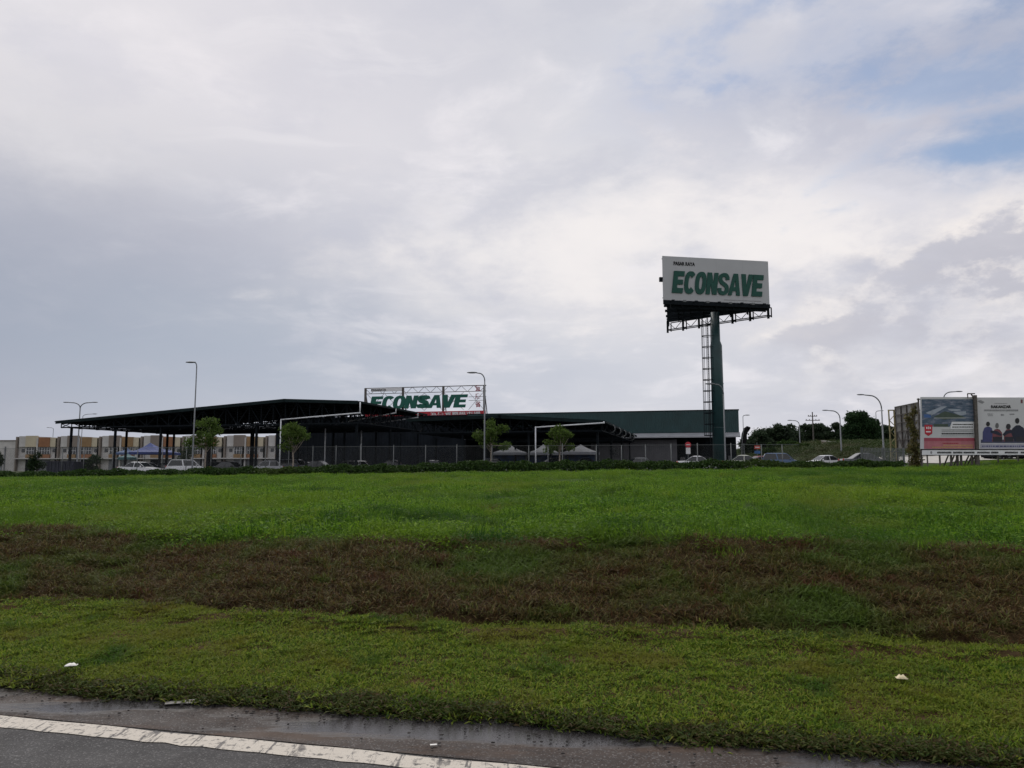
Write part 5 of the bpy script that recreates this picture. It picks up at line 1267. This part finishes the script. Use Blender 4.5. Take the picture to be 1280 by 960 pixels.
b2('small_print', M['grey'], [(1243, 1259, 504, .7), (1230, 1273, 511.8, 2.2), (1234, 1241, 517, 1), (1235, 1241, 519, 1), (1251, 1255, 517.5, 2.2), (1262, 1268, 517, 1.5)])
P2('logo_print', M['grey'], [[(1221.8, 501), (1226, 500), (1230.6, 502.6), (1228, 504.6), (1224, 503)]], -.012)
P2('logo_print', maroon, [bx(1275.8, 499.5, 1278.2, 504)], -.013)
P2('foot_band', pm('pale lilac', (.36, .36, .42)), [bx(1225.5, 555, 1296, 560.4)], -.012)
b2_ = random.Random(4); polys = []; x = 1227.5
while x < 1294: wd = b2_.uniform(1, 4.5); polys.append(bx(x, 557, x + wd, 558.6)); x += wd + 1
P2('small_print', indigo, polys, -.018)
x0, z0b = PH2(1221.4, 561.3); x1, z1b = PH2(1296, 496.8); mb = MB()
for x in np.linspace(x0 + .15, x1 - .15, 4): mb.bar((x, .22, -.4), (x, .22, z1b - .1), .12)
for z in (z0b + .2, (z0b + z1b) / 2, z1b - .2): mb.bar((x0, .18, z), (x1, .18, z), .1)
mb.build('frame', M['rust'], h2)
for px in (1217.5, 1221.5, 1225.5, 1290):
    x = PH2(px, 572)[0]; mb = MB(); mb.bar((x, .3, -.5), (x, .3, z0b), .14); mb.bar((x, .4, z0b * .9), (x, 2.2, -.4), .1); mb.build('leg', M['rust'], h2)
# dark divider mast with a small bracket on top
Q3 = at(1220, 577, HB - .2); t = thing('mast', 'dark square mast between the two large hoardings', 'mast', (Q3.x, Q3.y, HZ)); PM = Plane((Q3.x, Q3.y, HZ), 0)
x, z = PM(1218.6, 494); xb2 = PM(1221.2, 570)[0]
mb = MB(); mb.bar((xb2, 0, -.3), (x, 0, z), .26); mb.build('post', M['rust'], t)
mb = MB(); xq, zq = PM(1209.5, 494); mb.bar((x, 0, z + .15), (xq, 0, z + .15), .1); mb.bar((xq, 0, z + .15), (xq, 0, z - .3), .07); mb.bar((x, 0, z - .5), (x - .35, 0, z + .1), .1); mb.build('bracket', M['rust'], t)
# long strip board underneath
Q4 = at(1153, 577, HB - .35); PH4 = Plane((Q4.x, Q4.y, HZ), 0); t = thing('strip_board', 'long white strip board with black wording under the hoardings', 'sign', (Q4.x, Q4.y, HZ))
mb = MB(); flatpoly(mb, bx(1153, 562.6, 1298, 568.6), 0, .08, PH4); sb = mb.build('panel', M['white'], t)
mb = MB(); flatpoly(mb, bx(1152, 561.5, 1298, 562.5), -.02, .1, PH4); flatpoly(mb, bx(1152, 568.7, 1298, 569.4), -.02, .1, PH4); mb.build('frame', M['black'], t)
polys = []; rr = random.Random(12); x = 1171.5
for (xa, xb) in ((1171.5, 1189), (1191.5, 1202), (1204.5, 1218), (1221.5, 1237), (1238.5, 1248), (1256, 1272), (1276, 1292)):
    x = xa
    while x < xb: wd = rr.uniform(.8, 1.5); polys.append(bx(x, 564.4 + rr.uniform(0, .3), x + wd, 566.8)); x += wd + .35
prnt('wording', M['black'], polys, -.01, sb, PH4)
prnt('badge', M['grey'], [el(1164, 565.6, 1.2, 1.8)], -.01, sb, PH4)
for px in (1160, 1215, 1290): x = PH4(px, 570)[0]; mb = MB(); mb.bar((x, .15, -.4), (x, .15, PH4(px, 566)[1]), .1); mb.build('leg', M['rust'], t)
# weathered hoarding seen from the back, left of these
a_ = at(1150.5, 577, 77.5); b_ = at(1123.5, 577, 83); rz = math.atan2(b_.y - a_.y, b_.x - a_.x) + PI; hz = gz(b_.x, b_.y)
PW = Plane((b_.x, b_.y, hz), rz); t = thing('hoarding', 'weathered grey hoarding with bare dark frame beside the vines', 'billboard', (b_.x, b_.y, hz), rz)
w0 = 0; w1 = PW(1150.5, 540)[0]; ztp = PW(1137, 505.5)[1]; zbt = PW(1137, 560)[1]
mb = MB(); mb.box(w0, w1, 0, .06, zbt, ztp); mb.build('panel', M['oldsheet'], t)
mb = MB()
for k in range(5): x = w0 + (w1 - w0) * k / 4; mb.bar((x, -.08, -.4), (x, -.08, ztp), .11)
for k in range(6): z = zbt + (ztp - zbt) * k / 5; mb.bar((w0, -.12, z), (w1, -.12, z), .08)
for k in range(4): x = w0 + (w1 - w0) * k / 4; mb.bar((x, -.1, zbt if k % 2 else zbt + 2), (x + (w1 - w0) / 4, -.1, zbt + 2 if k % 2 else zbt), .06)
mb.build('frame', M['rust'], t)
# slim lattice mast to its left
Q5 = at(1118, 577, 82); t = thing('lattice_mast', 'slim yellowish lattice mast left of the weathered hoarding', 'mast', (Q5.x, Q5.y, gz(Q5.x, Q5.y))); H = zat(1118, 513.5, 82) - gz(Q5.x, Q5.y); mb = MB(); myel = mat('yellowish paint', (.30, .26, .13), .7, 0, .25, 2)
for s_ in (-.28, .28): mb.bar((s_, 0, -.3), (s_ - .05, 0, H), .11)
k = .3; f_ = 1
while k < H - .6: mb.bar((-.28 * f_, 0, k), (.28 * f_, 0, k + .6), .06); k += .6; f_ = -f_
mb.build('lattice', myel, t)
mb = MB(); mb.box(-.4, .3, -.06, .06, H, H + .12); mb.build('cap', myel, t)
# vines over the post between the hoardings
Q6 = at(1144.5, 577, 76); zb6 = gz(Q6.x, Q6.y); t = thing('vine_post', 'post smothered in dry yellow brown vines left of the aerial photo hoarding', 'vine', (Q6.x, Q6.y, zb6)); H = zat(1144, 505, 76) - zb6
mb = MB(); mb.bar((0, 0, -.3), (.1, 0, H), .16); mb.build('post', M['rust'], t)
cents = [((random.gauss(0, .22), random.gauss(0, .15), H * k / 17 + .1), random.uniform(.22, .48)) for k in range(17)] + [((random.uniform(-1, .3), 0, random.uniform(.2, 2.6)), .4) for _ in range(6)]
V, Fq = leaf_cloud([c for c, _ in cents], [r for _, r in cents], 3200, .12, 1, 77, .3); npmesh('foliage', V, Fq, lm_vine, t)
# lorry standing behind the people hoarding: chassis and wheels show underneath
Q7 = at(1240, 577, 86); zl = gz(Q7.x + 4, Q7.y); t = thing('lorry', 'dark lorry behind the people hoarding with its wheels showing below', 'lorry', (Q7.x, Q7.y, zl))
zk = zat(1250, 570, 86) - zl
mb = MB(); mb.box(.2, 9, 0, 2.3, zk * .7, zk + .3); mb.build('chassis', M['black'], t)
mb = MB(); mb.box(0.1, 8.9, -.05, 2.35, zk + .32, 3.2); mb.build('cargo_box', M['darkwall'], t)
mb = MB(); mb.box(.6, 4.2, -.02, .06, .45, zk * .72); mb.build('side_guard', M['black'], t)
for x in (.9, 1.95, 4.6, 5.7):
    for y in (0, 2.0): mb = MB(); mb.tube([(x, y, .5), (x, y + .3, .5)], .5, 18, 0); mb.tube([(x, y - .012, .5), (x, y + .05, .5)], .24, 12, 1); mb.build('wheel', [M['tyre'], M['rim']], t)
